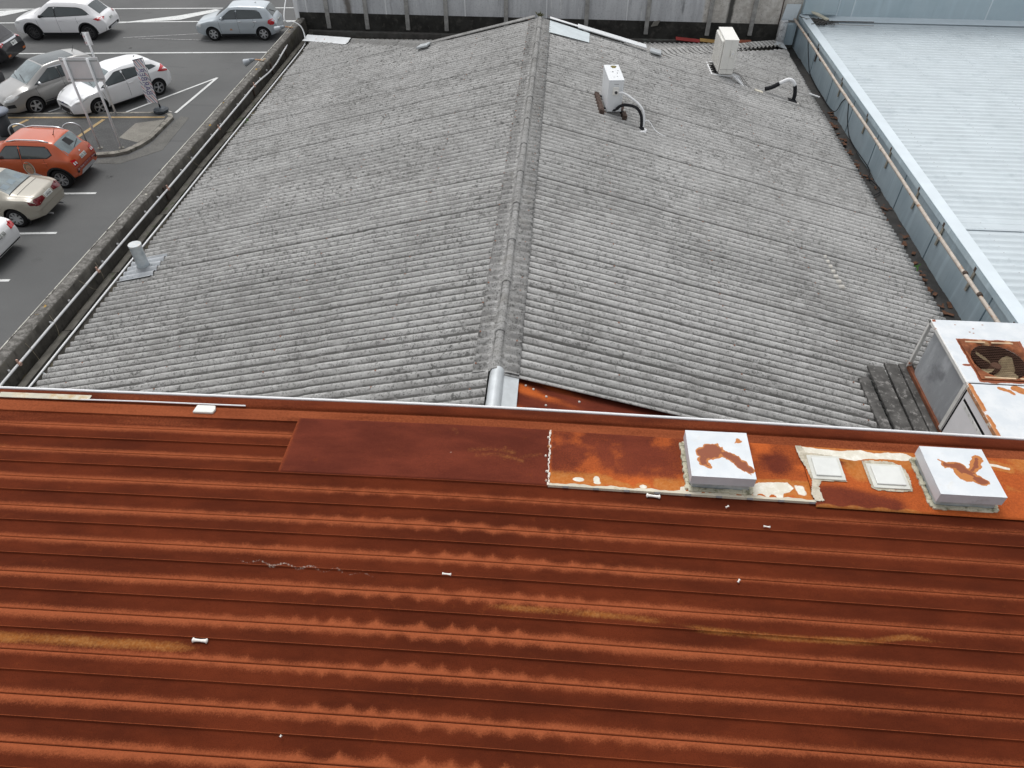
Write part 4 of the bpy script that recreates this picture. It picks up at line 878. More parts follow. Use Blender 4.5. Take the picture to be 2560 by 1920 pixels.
for q, (a_, m__) in enumerate(((.0, cable_gr), (.03, cable_gr), (.06, conduit_w), (.1, conduit_w))):
    hp = [(.17, -.40+a_, .16-.02*q), (.35, -.42, .12-.03*q), (.55-.05*q, -.52+a_, -.06-.01*q), (.72-.02*q, -.62, -.17), (.88, -.58, -.20), (1.02, -.55, -.19)]
    L2(MB().tube(spline(hp, 5), .010, 7), 'cable', m__, smooth=True)
gs = thing('gooseneck_pipe', 'arched pipe wrapped in black and white tape by the right gutter', 'pipe', (6.3, 18.15, zr(6.3)))
a_ = spline([(5.62, 18.15, zr(5.62)+.09), (5.80, 18.16, zr(5.8)+.19), (6.0, 18.17, zr(6)+.36), (6.16, 18.17, zr(6)+.42), (6.30, 18.16, zr(6)+.32), (6.36, 18.12, zr(6)+.10), (6.35, 18.10, zr(6.35)-.02)], 6)
MB().tube(a_[:11], .050, 12).build('lagging', black_foam, gs, smooth=True); MB().tube(a_[10:26], .047, 12).build('white_tape', conduit_w, gs, smooth=True); MB().tube(a_[20:], .046, 12).build('lagging', black_foam, gs, smooth=True)
MB().obox((6.33, 18.08, zr(6.33)+.035), (.11, 0, -.03), (0, .09, 0), (0, 0, .02)).build('base_flashing', black_foam, gs, bevel=.01); MB().lathe([(.0, .02), (.04, .015)], (6.44, 18.0, zr(6.44)+.02), 8, cap=False).build('white_blob', bone_m, gs)
MB().obox((5.45, 18.02, zr(5.45)+.04), (.10, 0, -.026), (0, .06, 0), (0, 0, .012)).build('cream_block', moss_board if 0 else plain('cream_block', (.55, .52, .44), .8), gs)

# large rusty condensing unit with its timber platform
pl = thing('timber_platform', 'grey weathered plank platform carrying the large rusty condenser', 'platform', (5.3, 7, zr(5.3)))
for x0, x1, y0, y1, z_ in ((4.90, 5.04, 5.0, 7.50, 5.50), (5.06, 5.27, 5.0, 7.72, 5.53), (5.30, 5.46, 5.0, 7.78, 5.535), (5.48, 5.66, 5.0, 7.80, 5.53), (5.7, 5.9, 5.0, 7.8, 5.53), (5.92, 6.15, 5.0, 7.8, 5.53), (6.2, 6.5, 5.0, 7.8, 5.53), (6.55, 6.9, 5.0, 7.8, 5.53)):
    MB().obox(((x0+x1)/2, (y0+y1)/2, z_), ((x1-x0)/2, random.uniform(-.02, .02), random.uniform(-.01, .006)), (random.uniform(-.02, .02), (y1-y0)/2, 0), (0, 0, .022)).build('plank', wood_dk, pl, bevel=.006)
for yq in (5.3, 6.4, 7.45): MB().obox((5.75, yq, 5.30), (.85, 0, 0), (0, .05, 0), (0, 0, .09)).build('bearer', wood_dk, pl)
ac = thing('condenser_unit', 'large old white condenser with a rusted top fan and bare side coil', 'condenser', (6.2, 6.4, 5.45))
X0, X1, Y0, YM, Y1, ZB, ZT = 5.585, 6.78, 4.9, 6.51, 7.72, 5.58, 6.40
def rust_top(name, x0, x1, y0, y1, fn, z):
    X, Y = np.meshgrid(np.linspace(x0, x1, int((x1-x0)/.009)), np.linspace(y0, y1, int((y1-y0)/.009))); c_, h_ = fn(X, Y)
    Z = z+.004*(fbm(X*3, Y*3, 3)-.5); Z[0] -= .008; Z[-1] -= .008; Z[:, 0] -= .008; Z[:, -1] -= .008
    return X, Y, Z, np.stack([c_, h_, h_*0], -1)
FX0, FX1, FY0, FY1 = 5.765, 6.485, 6.57, 7.31
def ft(X, Y):
    d = polydist(X+.03*(fbm(X*9, Y*9, 3)-.5), Y+.03*(fbm(X*11, Y*8, 4)-.5), [(5.74, FY0-.03), (5.9, FY0-.045), (6.2, FY0-.03), (6.52, FY0-.04), (6.53, 7.33), (5.75, 7.33)])
    h = sstep(-.02, .01, d)
    h = np.maximum(h, sstep(.02, -.01, np.hypot((X-5.70)*.6, (Y-6.83)*1.6)-.03)); h = np.maximum(h, sstep(.05, .02, np.hypot(X-5.60, (Y-7.70))+.03*(fbm(X*30, Y*30, 2)-.5)))
    for sx, sy in ((5.85, 7.62), (6.05, 7.55), (6.2, 7.64), (5.98, 7.48), (6.02, 7.46)): h = np.maximum(h, .9*sstep(.014, .004, np.hypot((X-sx)*.6, Y-sy)))
    return h*.8, h
X, Y, Z, A = rust_top('top', X0, X1, YM+.006, Y1, ft, ZT)
keep = ~((X > FX0+.03) & (X < FX1-.03) & (Y > FY0+.03) & (Y < FY1-.03))
n_, m__ = X.shape; i_ = np.arange(n_-1)[:, None]*m__+np.arange(m__-1)[None]; q_ = np.stack([i_, i_+1, i_+m__+1, i_+m__], -1).reshape(-1, 4); q_ = q_[keep.ravel()[q_].all(1)]
me = bpy.data.meshes.new('top_panel'); me.from_pydata(np.stack([X, Y, Z], -1).reshape(-1, 3).tolist(), [], q_.tolist()); me.materials.append(patina)
at_ = me.color_attributes.new('mask', 'FLOAT_COLOR', 'POINT'); c4 = np.ones((n_*m__, 4), np.float32); c4[:, :3] = A.reshape(-1, 3); at_.data.foreach_set('color', c4.ravel()); link('top_panel', me, ac, True)
def fl_(X, Y):
    h = np.zeros_like(X)
    for P, w_ in (([(5.92, 6.44), (6.0, 6.40), (6.04, 6.36)], .022), ([(6.12, 6.45), (6.22, 6.38), (6.35, 6.32), (6.6, 6.28)], .05), ([(6.20, 6.20), (6.3, 6.22), (6.6, 6.2)], .022), ([(6.3, 6.47), (6.6, 6.45)], .03)):
        h = np.maximum(h, sstep(w_+.02, w_-.01, linedist(X, Y, P)+.04*(fbm(X*16, Y*16, 4)-.5)))
    e = X-X0+.05*(fbm(Y*9, X*3, 5)-.5); h = np.maximum(h, sstep(.045, .02, e)*sstep(.25, .5, fbm(Y*5, Y*0+2, 7)))
    return h*.35, h
X, Y, Z, A = rust_top('top', X0, X1, Y0, YM-.006, fl_, ZT-.004); grid('top_panel', X, Y, Z, patina, ac, attrs=A)
# carcass: open frame posts, coil, side panel
frm = plain('condenser_frame', (.68, .67, .64), .5, .1, .4, .1, 6, ((.34, .12, .05, 1), 5, .57, .68))
MB().box(X0+.55, X1, Y0, YM-.02, ZB, ZT-.02).build('carcass', plain('inner_steel', (.07, .055, .045), .8), ac)
MB().box(X0-.012, X0+.03, Y1-.035, Y1+.005, ZB, ZT-.005).build('corner_post', frm, ac)
MB().box(X0-.012, X0+.02, YM-.03, YM+.03, ZB, ZT-.012).build('corner_post', frm, ac)
MB().box(X0-.012, X0+.012, YM, Y1, ZT-.05, ZT-.006).build('top_rail', frm, ac); MB().box(X1-.02, X1, YM-.02, Y1-.02, ZB, ZT-.02).build('back_panel', frm, ac)
MB().box(X0-.012, X0+.04, YM-.6, Y1-.02, ZB-.02, ZB+.03).build('base_rail', plain('rusted_rail', (.17, .062, .032), .8, .1, .3, .3, 9), ac)
t_ = NT('fin_coil'); xx_, yy_, zz_ = t_.sep(); wv_ = t_.math('ABSOLUTE', t_.math('SINE', t_.math('MULTIPLY', zz_, 300))); wy_ = t_.math('ABSOLUTE', t_.math('SINE', t_.math('MULTIPLY', yy_, 210)))
c0 = t_.mix(t_.ss(wv_, .2, .9), (.24, .25, .265, 1), (.38, .395, .41, 1)); c0 = t_.mix(t_.ss(wy_, .5, .95, 0, .5), c0, (.38, .40, .42, 1)); c0 = t_.mix(t_.ss(t_.noise(4, 6, .7, t_.map((1, 1, .35))), .45, .7, 0, .65), c0, (.55, .57, .59, 1)); c0 = t_.mix(t_.ss(t_.noise(2.4, 4, .6), .5, .7, 0, .6), c0, (.12, .125, .135, 1))
t_.bump(wv_, .5, .004); coil_m = t_.fin(c0, .6, .3, .4)
cs = [(X0+.03, YM+.02), (X0+.02, YM+.06), (X0+.02, Y1-.20), (X0+.05, Y1-.12), (X0+.13, Y1-.075), (X1-.1, Y1-.075)]
V = np.array([[x_, y_2] for x_, y_2 in cs]); Zc = np.linspace(ZB+.03, ZT-.05, 12)
grid('coil', np.repeat(V[:, :1], 12, 1), np.repeat(V[:, 1:], 12, 1), np.repeat(Zc[None], len(cs), 0), coil_m, ac, smooth=False)
sp_m = plain('pale_side_panel', (.80, .79, .80), .45, .05, .4, .04, 4)
MB().box(X0-.002, X0+.03, Y0, YM-.032, ZB, ZT-.03).build('side_panel', sp_m, ac)
MB().box(X0-.008, X0+.01, Y0, YM-.03, ZT-.06, ZT-.012).build('panel_edge', plain('rusted_edge', (.40, .20, .10), .75, 0, .3, .3, 8, ((.7, .66, .58, 1), 6, .5, .62)), ac)
MB().box(X0-.0045, X0, Y0, YM-.10, ZT-.20, ZT-.165).build('vent_slot', dark_m, ac); lb = MB().box(X0-.0055, X0, Y0, YM-.12, ZT-.26, ZT-.205).build('label_strip', plain('label_white', (.74, .74, .72), .6), ac)
for q in range(9): MB().obox((X0-.0065, YM-.2-.115*q, ZT-.232), (0, .010+.004*(q % 3), .010), (.0006, 0, 0), (0, -.002, .003)).build('label_mark', cable_gr, lb)
MB().box(X0-.005, X0, YM-.07, YM-.045, ZB, ZT-.03).build('panel_joint', dark_m, ac)
# fan grille: raised square frame, wire rings, blades in the dark well
fcx, fcy = (FX0+FX1)/2, (FY0+FY1)/2
X, Y = np.meshgrid(np.linspace(FX0, FX1, 70), np.linspace(FY0, FY1, 70)); rad = np.hypot((X-fcx), (Y-fcy))
fr_m = NT('rusted_grille_frame'); c0 = fr_m.mix(fr_m.ss(fr_m.noise(7, 6, .7), .35, .65), (.15, .045, .018, 1), (.34, .115, .045, 1)); c0 = fr_m.mix(fr_m.ss(fr_m.noise(5, 5, .6), .58, .68), c0, (.50, .30, .15, 1)); frame_m = fr_m.fin(c0, .8, .1, .3)
Z = ZT+.012-.03*sstep(.36, .31, rad)
clip_grid('fan_frame', X, Y, Z, rad > .305, frame_m, ac)
for (y_2, x0, x1) in ((FY1-.045, FX0+.07, fcx-.05), (FY1-.045, fcx+.03, FX1-.07), (FY0+.035, FX0+.05, fcx+.05), (FY0+.035, fcx+.1, FX1-.05)):
    MB().box(x0, x1, y_2-.012, y_2+.012, ZT+.005, ZT+.016).build('frame_flat', plain('frame_pale', (.55, .40, .26), .7, 0, .3, .2, 9), ac)
MB().lathe([(.31, ZT-.02), (.305, ZT-.30), (.0, ZT-.30)], (fcx, fcy, 0), 32, cap=False).build('fan_well', plain('fan_well', (.030, .014, .009), .9, 0, .2, .3, 9), ac)
mw = plain('grille_wire', (.16, .085, .06), .7, .2, .3, .2, 9)
m_ = MB()
for q in range(-9, 10):
    yq = fcy+q*.033; l = math.sqrt(max(0, .315**2-(q*.033)**2)); m_.tube([(fcx-l, yq, ZT+.002), (fcx+l, yq, ZT+.002)], .0026, 5)
for q in range(-13, 14):
    xq = fcx+q*.024; l = math.sqrt(max(0, .315**2-(q*.024)**2)); m_.tube([(xq, fcy-l, ZT), (xq, fcy+l, ZT)], .0007, 4)
m_.build('fan_grille', mw, ac)
fan = MB().lathe([(.0, ZT-.07), (.06, ZT-.08), (.065, ZT-.16), (.0, ZT-.17)], (fcx, fcy, 0), 18, cap=False).build('fan', plain('fan_hub', (.10, .05, .03), .8, .1, .3, .3, 9), ac)
bl = plain('fan_blade', (.30, .24, .14), .7, .1, .3, .25, 9)
for q in range(4):
    a_ = q*math.pi/2+.35; ca, sa = math.cos(a_), math.sin(a_); P = []
    for r_, w_ in ((.07, .05), (.15, .09), (.24, .10), (.285, .06)):
        P.append((r_, w_))
    vs_ = []
    for r_, w_ in P:
        for sg in (-1, 1): vs_.append((fcx+ca*r_-sa*w_*sg, fcy+sa*r_+ca*w_*sg, ZT-.12+.05*sg))
    MB().add(vs_, [(2*i, 2*i+1, 2*i+3, 2*i+2) for i in range(3)]).build('fan_blade', bl, fan)

# ================================================================== SMALL THINGS LYING ABOUT
tag(MB().tube([(6.98, 18.95, zr(6.98)+.05), (7.24, 18.88, zr(7.24)+.06)], .022, 8).build('pipe_offcut', conduit_w), 'short white pipe offcut lying across the right eave', 'pipe')
bones = [(-.013, 2.662, .12, -.05, 'small bleached bone near the middle of the rusty roof'), (-1.545, 2.077, .19, .0, 'largest bleached bone, beside the yellow stain on the rusty roof'), (1.473, 3.455, .2, -.08, 'bleached bone just below the cream seam of the cover sheet'), (2.02, 3.385, .05, .6, 'tiny bone chip on the rib below the left vent box'), (2.286, 3.225, .09, -.1, 'thin bone splinter below and right of the left vent box'), (2.006, 2.752, .05, 1.0, 'bone fragment standing out white on the right half of the rusty roof'), (-.834, 1.521, .022, 1.2, 'white pebble sized bone bit near the bottom edge of the view')]
for x_, y_2, l, an, lab in bones:
    zc = float(redz(np.array(x_)))+(.002 if l < .1 else -.016 if y_2 > 2.5 and y_2 < 2.8 else -.016)
    a_ = Vector((math.cos(an), math.sin(an), 0))*l*.24; c_ = Vector((x_, y_2, zc+.016)); r_ = max(.0045, l*.045)
    o = MB().tube([c_-a_*1.12, c_-a_, c_-a_*.75, c_, c_+a_*.75, c_+a_, c_+a_*1.12], [r_*.8, r_*2, r_*1.3, r_, r_*1.3, r_*2, r_*.8], 9).build('bone', bone_m, smooth=True); tag(o, lab, 'bone', 'bones scattered on the rusty roof')
rod = MB().tube([(-3.45, 4.186, float(redz(np.array(-3.45)))+.012), (-2.9, 4.187, float(redz(np.array(-2.9)))+.016), (-1.97, 4.188, float(redz(np.array(-2.)))+.012)], .0065, 7).build('white_rod', conduit_w); tag(rod, 'thin white rod lying along the rib behind the plastic block', 'rod')
tag(MB().prism([(-2.40, 4.085, 7.775), (-2.385, 4.165, 7.782), (-2.225, 4.165, 7.784), (-2.21, 4.12, 7.784), (-2.225, 4.085, 7.778)], (0, 0, .022)).build('plastic_block', plain('milky_plastic', (.72, .73, .68), .4, 0, .4, .04), bevel=.006), 'milky white plastic block against the white rod', 'block')
def weed(x, y, z, s, lab, mat=green_m, n=16):
    m = MB(); rnd = random.Random(int(x*100+y*10))
    for q in range(n):
        a_ = rnd.uniform(0, 6.28); l = s*rnd.uniform(.5, 1.2); d = Vector((math.cos(a_), math.sin(a_), rnd.uniform(.4, 1.4))).normalized(); p = Vector((x+rnd.uniform(-s, s)*.4, y+rnd.uniform(-s, s)*.6, z)); sd_ = d.orthogonal().normalized()*s*.12
        m.add([p-sd_*.4, p+sd_*.4, p+d*l*.6+sd_, p+d*l*.6-sd_, p+d*l], [(0, 1, 2, 3), (3, 2, 4)])
    return tag(m.build('weed', mat), lab, 'weed', 'weeds in the gutters')
weed(-6.80, 16.35, 4.80, .16, 'green weed tuft growing at the left eave'); weed(7.16, 11.35, 4.78, .13, 'green weed tuft in the dark right gutter')
weed(0.02, 18.62, 6.74, .12, 'mossy tuft on the far end of the ridge', plain('moss', (.10, .10, .04), .9), 22)
rnd = random.Random(21); m_ = MB()
for q in range(110):
    yq = rnd.uniform(8.5, 19); xq = 7.32+rnd.gauss(0, .11); a_ = rnd.uniform(0, 6.28); l = rnd.uniform(.03, .09); zq = 4.655+rnd.uniform(0, .02)
    m_.obox((xq, yq, zq), (math.cos(a_)*l, math.sin(a_)*l, rnd.uniform(-.01, .01)), (-math.sin(a_)*l*.45, math.cos(a_)*l*.45, 0), (0, 0, .002))
m_.build('fallen_leaves', leaf_m)['kind'] = 'stuff'
rnd = random.Random(9)
for q, yq in enumerate((7.9, 8.6, 9.55, 10.1, 14.2)):
    m_ = MB(); a_ = rnd.uniform(-.15, .15)
    for i in range(rnd.choice((1, 1, 2))): m_.tube(spline([(-7.43, yq+.05*i, 5.03), (-7.39, yq+a_*.4+.03*i, 4.93), (-7.36, yq+a_, 4.80), (-7.34+.03*i, yq+a_*1.8, 4.71)], 4), .0035, 4)
    tag(m_.build('dead_stalk', dead_m), 'dry grass stalk hanging over the inner face of the parapet', 'stalk', 'dry stalks on the parapet')

# ================================================================== STREET FURNITURE
pole_m = plain('white_pole', (.86, .87, .88), .4, 0, .4, .03)
sg = thing('signboard', 'large grey backed signboard on two white posts at the island corner', 'sign', (-16.05, 24.39, .12))
for xq, yq in ((-16.44, 24.35), (-15.66, 24.43)): MB().lathe([(.042, .12), (.042, 3.33), (.0, 3.34)], (xq, yq, 0), 12).build('post', pole_m, sg, smooth=True); MB().lathe([(.10, .12), (.10, .135)], (xq, yq, 0), 14).build('footing', conc_pale, sg)
a_ = math.atan2(.08, .78); dx, dy = math.cos(a_), math.sin(a_)
MB().obox((-16.0, 24.47, 2.94), (.66*dx, .66*dy, 0), (-.008*dy, .008*dx, 0), (0, 0, .41)).build('panel', plain('grey_sign_back', (.76, .78, .79), .5, .2, .4, .04, 2), sg)
for zq in (2.62, 3.24): MB().obox((-16.0, 24.455, zq), (.62*dx, .62*dy, 0), (-.012*dy, .012*dx, 0), (0, 0, .02)).build('panel_rail', plain('rail_grey', (.40, .42, .42), .5, .2), sg)
ps = thing('parking_sign', 'narrow white sign on a single white pole behind the signboard', 'sign', (-17.26, 27.35, 0))
MB().lathe([(.038, .0), (.038, 3.2), (.0, 3.205)], (-17.28, 27.34, 0), 12).build('pole', pole_m, ps, smooth=True); MB().obox((-17.28, 27.36, 3.0), (.125, .02, 0), (-.003, .010, 0), (0, 0, .23)).build('panel', pole_m, ps)
for zq in (3.05, 2.82): MB().box(-17.42, -17.35, 27.335, 27.348, zq, zq+.06).build('red_mark', red_strip, ps)
for zq in (2.1, 1.75): MB().lathe([(.05, zq), (.05, zq+.05)], (-17.28, 27.34, 0), 12).build('band', pole_m, ps)
# barber flag seen from behind
fg = thing('feather_flag', 'red white and blue striped barber flag on a dark weighted base', 'flag', (-15.54, 27.7, .13))
MB().lathe([(.26, .13), (.30, .16), (.30, .24), (.20, .30), (.06, .32)], (-15.53, 27.68, 0), 8).build('base', plain('dark_flag_base', (.045, .055, .065), .5), fg); MB().lathe([(.035, .30), (.03, .45)], (-15.53, 27.68, 0), 10).build('socket', black_foam, fg)
MB().tube([(-15.53, 27.68, .3), (-15.54, 27.69, 1.2), (-15.575, 27.69, 2.24)], .012, 8).build('pole', plain('flag_pole', (.06, .07, .08), .4), fg); MB().bar((-15.575, 27.69, 2.235), (-16.02, 27.70, 2.13), .02, .03).build('top_bar', plain('flag_bar', (.12, .14, .17), .5), fg)
t_ = NT('barber_stripes'); x_, y_2, z_ = t_.sep(); s_ = t_.math('FRACT', t_.math('ADD', t_.math('MULTIPLY', x_, 4.4), t_.math('MULTIPLY', z_, 3.0)))
c0 = t_.mix(t_.ss(s_, .10, .13), (.62, .10, .13, 1), (.80, .79, .81, 1)); c0 = t_.mix(t_.math('MULTIPLY', t_.ss(s_, .48, .51), t_.ss(s_, .66, .63)), c0, (.12, .13, .27, 1)); stripes = t_.fin(c0, .7, 0, .2)
def fx(u, v): return (-15.56-.035*(v)-u*.43, 27.69+.025*math.sin(v*5+u*3), .50-.02*u+v*(1.72-.08*u))
U, V = np.meshgrid(np.linspace(0, 1, 12), np.linspace(0, 1, 40)); fz = np.vectorize(fx); X, Y, Z = fz(U, V); grid('banner', X, Y, Z, stripes, fg)
U, V = np.meshgrid(np.linspace(.20, .80, 10), np.linspace(.17, .83, 30)); X, Y, Z = fz(U, V); grid('letter_panel', X, Y-.004, Z, plain('flag_white', (.80, .80, .81), .7, 0, .2, .02), fg)
me = text_mesh('BARBER', .30); co = np.empty(len(me.vertices)*3, np.float32); me.vertices.foreach_get('co', co); co = co.reshape(-1, 3); tw = co[:, 0].max()-co[:, 0].min()
for v_, (a_, b_, _) in zip(me.vertices, co): v_.co = Vector(fx(.5-b_*2.5, .5+a_/tw*.62))+Vector((0, -.009, 0))
me.materials.append(plain('navy_letters', (.13, .11, .30), .7)); link('lettering', me, fg)
# bin and bicycle hoops
bn = thing('litter_bin', 'round litter bin with a wide blue grey lid behind the orange car', 'bin', (-20.55, 25.2, .12))
MB().lathe([(.24, .12), (.27, .2), (.29, .92)], (-20.55, 25.2, 0), 24).build('body', plain('bin_dark', (.045, .05, .055), .5), bn, smooth=True); MB().lathe([(.30, .90), (.40, .95), (.42, 1.0), (.38, 1.06), (.22, 1.11), (.13, 1.115), (.12, 1.09), (.0, 1.08)], (-20.55, 25.2, 0), 28, cap=False).build('lid', plain('bin_lid', (.19, .215, .26), .5, 0, .4, .06), bn, smooth=True)
MB().lathe([(.0, 1.118), (.125, 1.118)], (-20.55, 25.2, 0), 20, cap=False).build('opening', dark_m, bn)
steel = plain('brushed_steel', (.62, .64, .66), .28, .8, .5, .05)
for (xa, ya, lab) in ((-17.22, 24.84, 'steel bicycle hoop nearest the signboard posts'), (-19.15, 24.6, 'steel bicycle hoop standing behind the orange car roof')):
    pts = [(xa, ya, .12), (xa, ya, .60)]+[(xa-.30+.30*math.cos(q), ya-.10+.10*math.cos(q), .62+.25*math.sin(q)) for q in np.linspace(0.1, math.pi-.1, 14)]+[(xa-.60, ya-.2, .60), (xa-.60, ya-.2, .12)]
    tag(MB().tube(pts, .028, 10).build('bicycle_hoop', steel, smooth=True), lab, 'bike rack', 'steel bicycle hoops')
tag(MB().tube([(-15.30, 27.72, .15), (-15.10, 27.66, .15)], .02, 6).build('paper_scrap', bone_m), 'white paper scrap beside the flag base', 'scrap')

# ================================================================== CARS
glass_m = plain('car_glass', (.042, .055, .058), .06, 0, .9, .1, 2)
glass_f = plain('windscreen_glass', (.16, .20, .21), .08, 0, .9, .35, 1.6)
tyre_m = plain('tyre_rubber', (.018, .018, .019), .85, 0, .2, .2)
rim_m = plain('alloy_rim', (.55, .56, .58), .3, .7, .5, .05)
rim_d = plain('dark_rim', (.12, .12, .125), .35, .7, .5, .05)
trim_m = plain('black_trim', (.022, .023, .025), .6, 0, .3, .1)
seam_m = plain('panel_gap', (.05, .05, .052), .8, 0, .1, .1)
chrome_m = plain('bright_trim', (.75, .76, .78), .15, .9, .5, .03)
lamp_r = plain('tail_lens', (.50, .012, .018), .12, 0, .6, .15, 9, coat=.5)
lamp_w = plain('head_lens', (.62, .64, .64), .1, 0, .6, .15, 9, coat=.5)
lamp_o = plain('amber_lens', (.55, .16, .05), .2, 0, .5)
plate_m = plain('plate_white', (.70, .72, .70), .5, 0, .3, .03)
ink_m = plain('plate_ink', (.02, .02, .022), .6)
def paint(name, c, metal=0.): return plain(name, c, .32, metal, .5, .03, 1.2, coat=.6)

class Car:
    """body lofted from cross-sections; x runs from the rear (negative) to the front, z up, origin under the wheelbase middle"""
    def __init__(s, name, label, loc, heading, spec, body_m):
        s.p = spec; s.root = thing(name, label, 'car', (*loc, 0), math.atan2(heading[1], heading[0]), group='cars in the car park and street')
        xs = np.linspace(spec['zt'][0][0], spec['zt'][-1][0], 400); s.x0, s.x1 = xs[0], xs[-1]; s.gx = xs
        def curve(key, w):
            p = spec[key]; v = np.interp(xs, [a for a, _ in p], [b for _, b in p]); n = max(1, int(w/(xs[1]-xs[0]))); k_ = np.hanning(n+2)[1:-1]; k_ /= k_.sum()
            return np.convolve(np.pad(v, (n//2, n-1-n//2), 'edge'), k_, 'valid')
        s.zt = curve('zt', .26); s.zs = curve('zs', .30); s.W = curve('W', .22); s.wr = curve('wr', .3); s.zb = curve('zb', .12)
        st = np.unique(np.concatenate([np.linspace(s.x0, s.x0+.25, 10), np.linspace(s.x0+.25, s.x1-.25, 58), np.linspace(s.x1-.25, s.x1, 10)]))
        prof = np.array([s.section(x) for x in st]); s.st = st; s.prof = prof
        n, m, _ = prof.shape; vs = []; fs = []
        for i in range(n):
            for j in range(m): vs.append((st[i], prof[i, j, 0], prof[i, j, 1]))
            for j in range(m-2, 0, -1): vs.append((st[i], -prof[i, j, 0], prof[i, j, 1]))
        M_ = 2*m-2
        for i in range(n-1):
            for j in range(M_): fs.append((i*M_+j, i*M_+(j+1) % M_, (i+1)*M_+(j+1) % M_, (i+1)*M_+j))
        fs += [tuple(range(M_)), tuple((n-1)*M_+j for j in range(M_-1, -1, -1))]
        b = MB(); b.add(vs, fs); body = b.build('body', [body_m, trim_m], s.root, smooth=True, local=True)
        # wheel arches cut out of the body
        c = MB(); R_ = spec['r']+.055; wb = spec['wb']/2
        for x in (wb, -wb):
            for sy in (-1, 1): c.lathe([(R_, sy*.50), (R_, sy*1.2)], (x, 0, spec['r']+.01), 36, 'y')
        co = c.build('arch_cutter', [trim_m], None); co.matrix_world = world(s.root)
        md = body.modifiers.new('arches', 'BOOLEAN'); md.operation = 'DIFFERENCE'; md.object = co; md.solver = 'EXACT'; md.material_mode = 'TRANSFER'
        dg = bpy.context.evaluated_depsgraph_get(); me = bpy.data.meshes.new_from_object(body.evaluated_get(dg)); old = body.data
        body.modifiers.clear(); body.data = me; bpy.data.meshes.remove(old); bpy.data.objects.remove(co); me.name = 'body'
        for p_ in me.polygons: p_.use_smooth = True
        es = body.modifiers.new('sharp', 'EDGE_SPLIT'); es.split_angle = R(38)
        s.body = body
        rim = spec.get('rim', rim_m)
        for x in (wb, -wb):
            for sy in (1, -1): s.wheel(x, sy, rim)
    def g(s, arr, x): return np.interp(x, s.gx, arr)
    def section(s, x):
        zt, zs, W, wr, zb = (float(s.g(a, x)) for a in (s.zt, s.zs, s.W, s.wr, s.zb)); ze = max(zs+.006, zt-.055); ws = W*.965
        return [(0, zb), (W*.80, zb), (W*.93, zb+.035), (W*.975, zb+.13), (W*.992, zb+(zs-zb)*.42), (W, zb+(zs-zb)*.62), (W*.993, zb+(zs-zb)*.82), (W*.980, zs-.035), (ws, zs),
                (ws+(wr-ws)*.30, zs+(ze-zs)*.36), (ws+(wr-ws)*.64, zs+(ze-zs)*.72), (wr, ze), (wr-.035, ze+(zt-ze)*.45), (wr*.80, ze+(zt-ze)*.75), (wr*.45, zt-.006), (0, zt)]
    def pin(s, x):
        x = float(np.clip(x, s.x0, s.x1)); i = int(np.clip(np.searchsorted(s.st, x)-1, 0, len(s.st)-2)); t = (x-s.st[i])/(s.st[i+1]-s.st[i]); return s.prof[i]*(1-t)+s.prof[i+1]*t
    def sy(s, x, z): p = s.pin(x)[2:12]; return float(np.interp(z, p[:, 1], p[:, 0]))
    def tz(s, x, y): p = s.pin(x)[8:][::-1]; return float(np.interp(abs(y), p[:, 0], p[:, 1]))
    def inside(s, x, y, z):
        p = s.pin(x); return p[0, 1] <= z <= s.tz(x, y) and abs(y) <= s.sy(x, min(z, p[11, 1]))
    def endx(s, y, z, rear=True):
        rng = np.linspace(0, .9, 120)
        for d in rng:
            x = s.x0+d if rear else s.x1-d
            if s.inside(x, y, z): return x
        return s.x0+.9 if rear else s.x1-.9
    def side(s, name, poly, mat, sides=(1, -1), off=.006, n=12, m=4, parent=None):
        """poly: list of (x, z) of an x-monotone outline"""
        if name == 'side_window' and off > .004:
            cx = sum(p[0] for p in poly)/len(poly); cz = sum(p[1] for p in poly)/len(poly)
            s.side('window_seal', [(cx+(a-cx)*(1+.029/max(.2, abs(a-cx))), cz+(b-cz)*(1+.022/max(.08, abs(b-cz)))) for a, b in poly], trim_m, sides, .003, n, m)
        out = []; px = [p[0] for p in poly]; x0, x1 = min(px), max(px); xs = np.linspace(x0+1e-4, x1-1e-4, n)
        def rng(x):
            z = []
            for (a, b), (c, d) in zip(poly, poly[1:]+poly[:1]):
                if (a <= x) != (c <= x): z.append(b+(d-b)*(x-a)/(c-a))
            return (min(z), max(z)) if z else (0, 0)
        for sd in sides:
            vs = []
            for x in xs:
                lo, hi = rng(x)
                for k_ in range(m): z = lo+(hi-lo)*k_/(m-1); vs.append((x, sd*(s.sy(x, z)+off), z))
            fs = [(i*m+k_, i*m+k_+1, (i+1)*m+k_+1, (i+1)*m+k_) for i in range(n-1) for k_ in range(m-1)]
            out.append(MB().add(vs, fs).build(name, mat, parent or s.root, smooth=True, local=True))
        return out
    def top(s, name, rows, mat, off=.006, m=11, parent=None):
        """rows: list of (x, y_left, y_right)"""
        xs = [r[0] for r in rows]; X = np.linspace(xs[0], xs[-1], 10); vs = []
        order = np.argsort(xs); xa = np.array(xs)[order]; la = np.array([r[1] for r in rows])[order]; ra = np.array([r[2] for r in rows])[order]
        for x in X:
            l, r = np.interp(x, xa, la), np.interp(x, xa, ra)
            for k_ in range(m): y = l+(r-l)*k_/(m-1); vs.append((x, y, s.tz(x, y)+off))
        fs = [(i*m+k_, i*m+k_+1, (i+1)*m+k_+1, (i+1)*m+k_) for i in range(9) for k_ in range(m-1)]
        return MB().add(vs, fs).build(name, mat, parent or s.root, smooth=True, local=True)
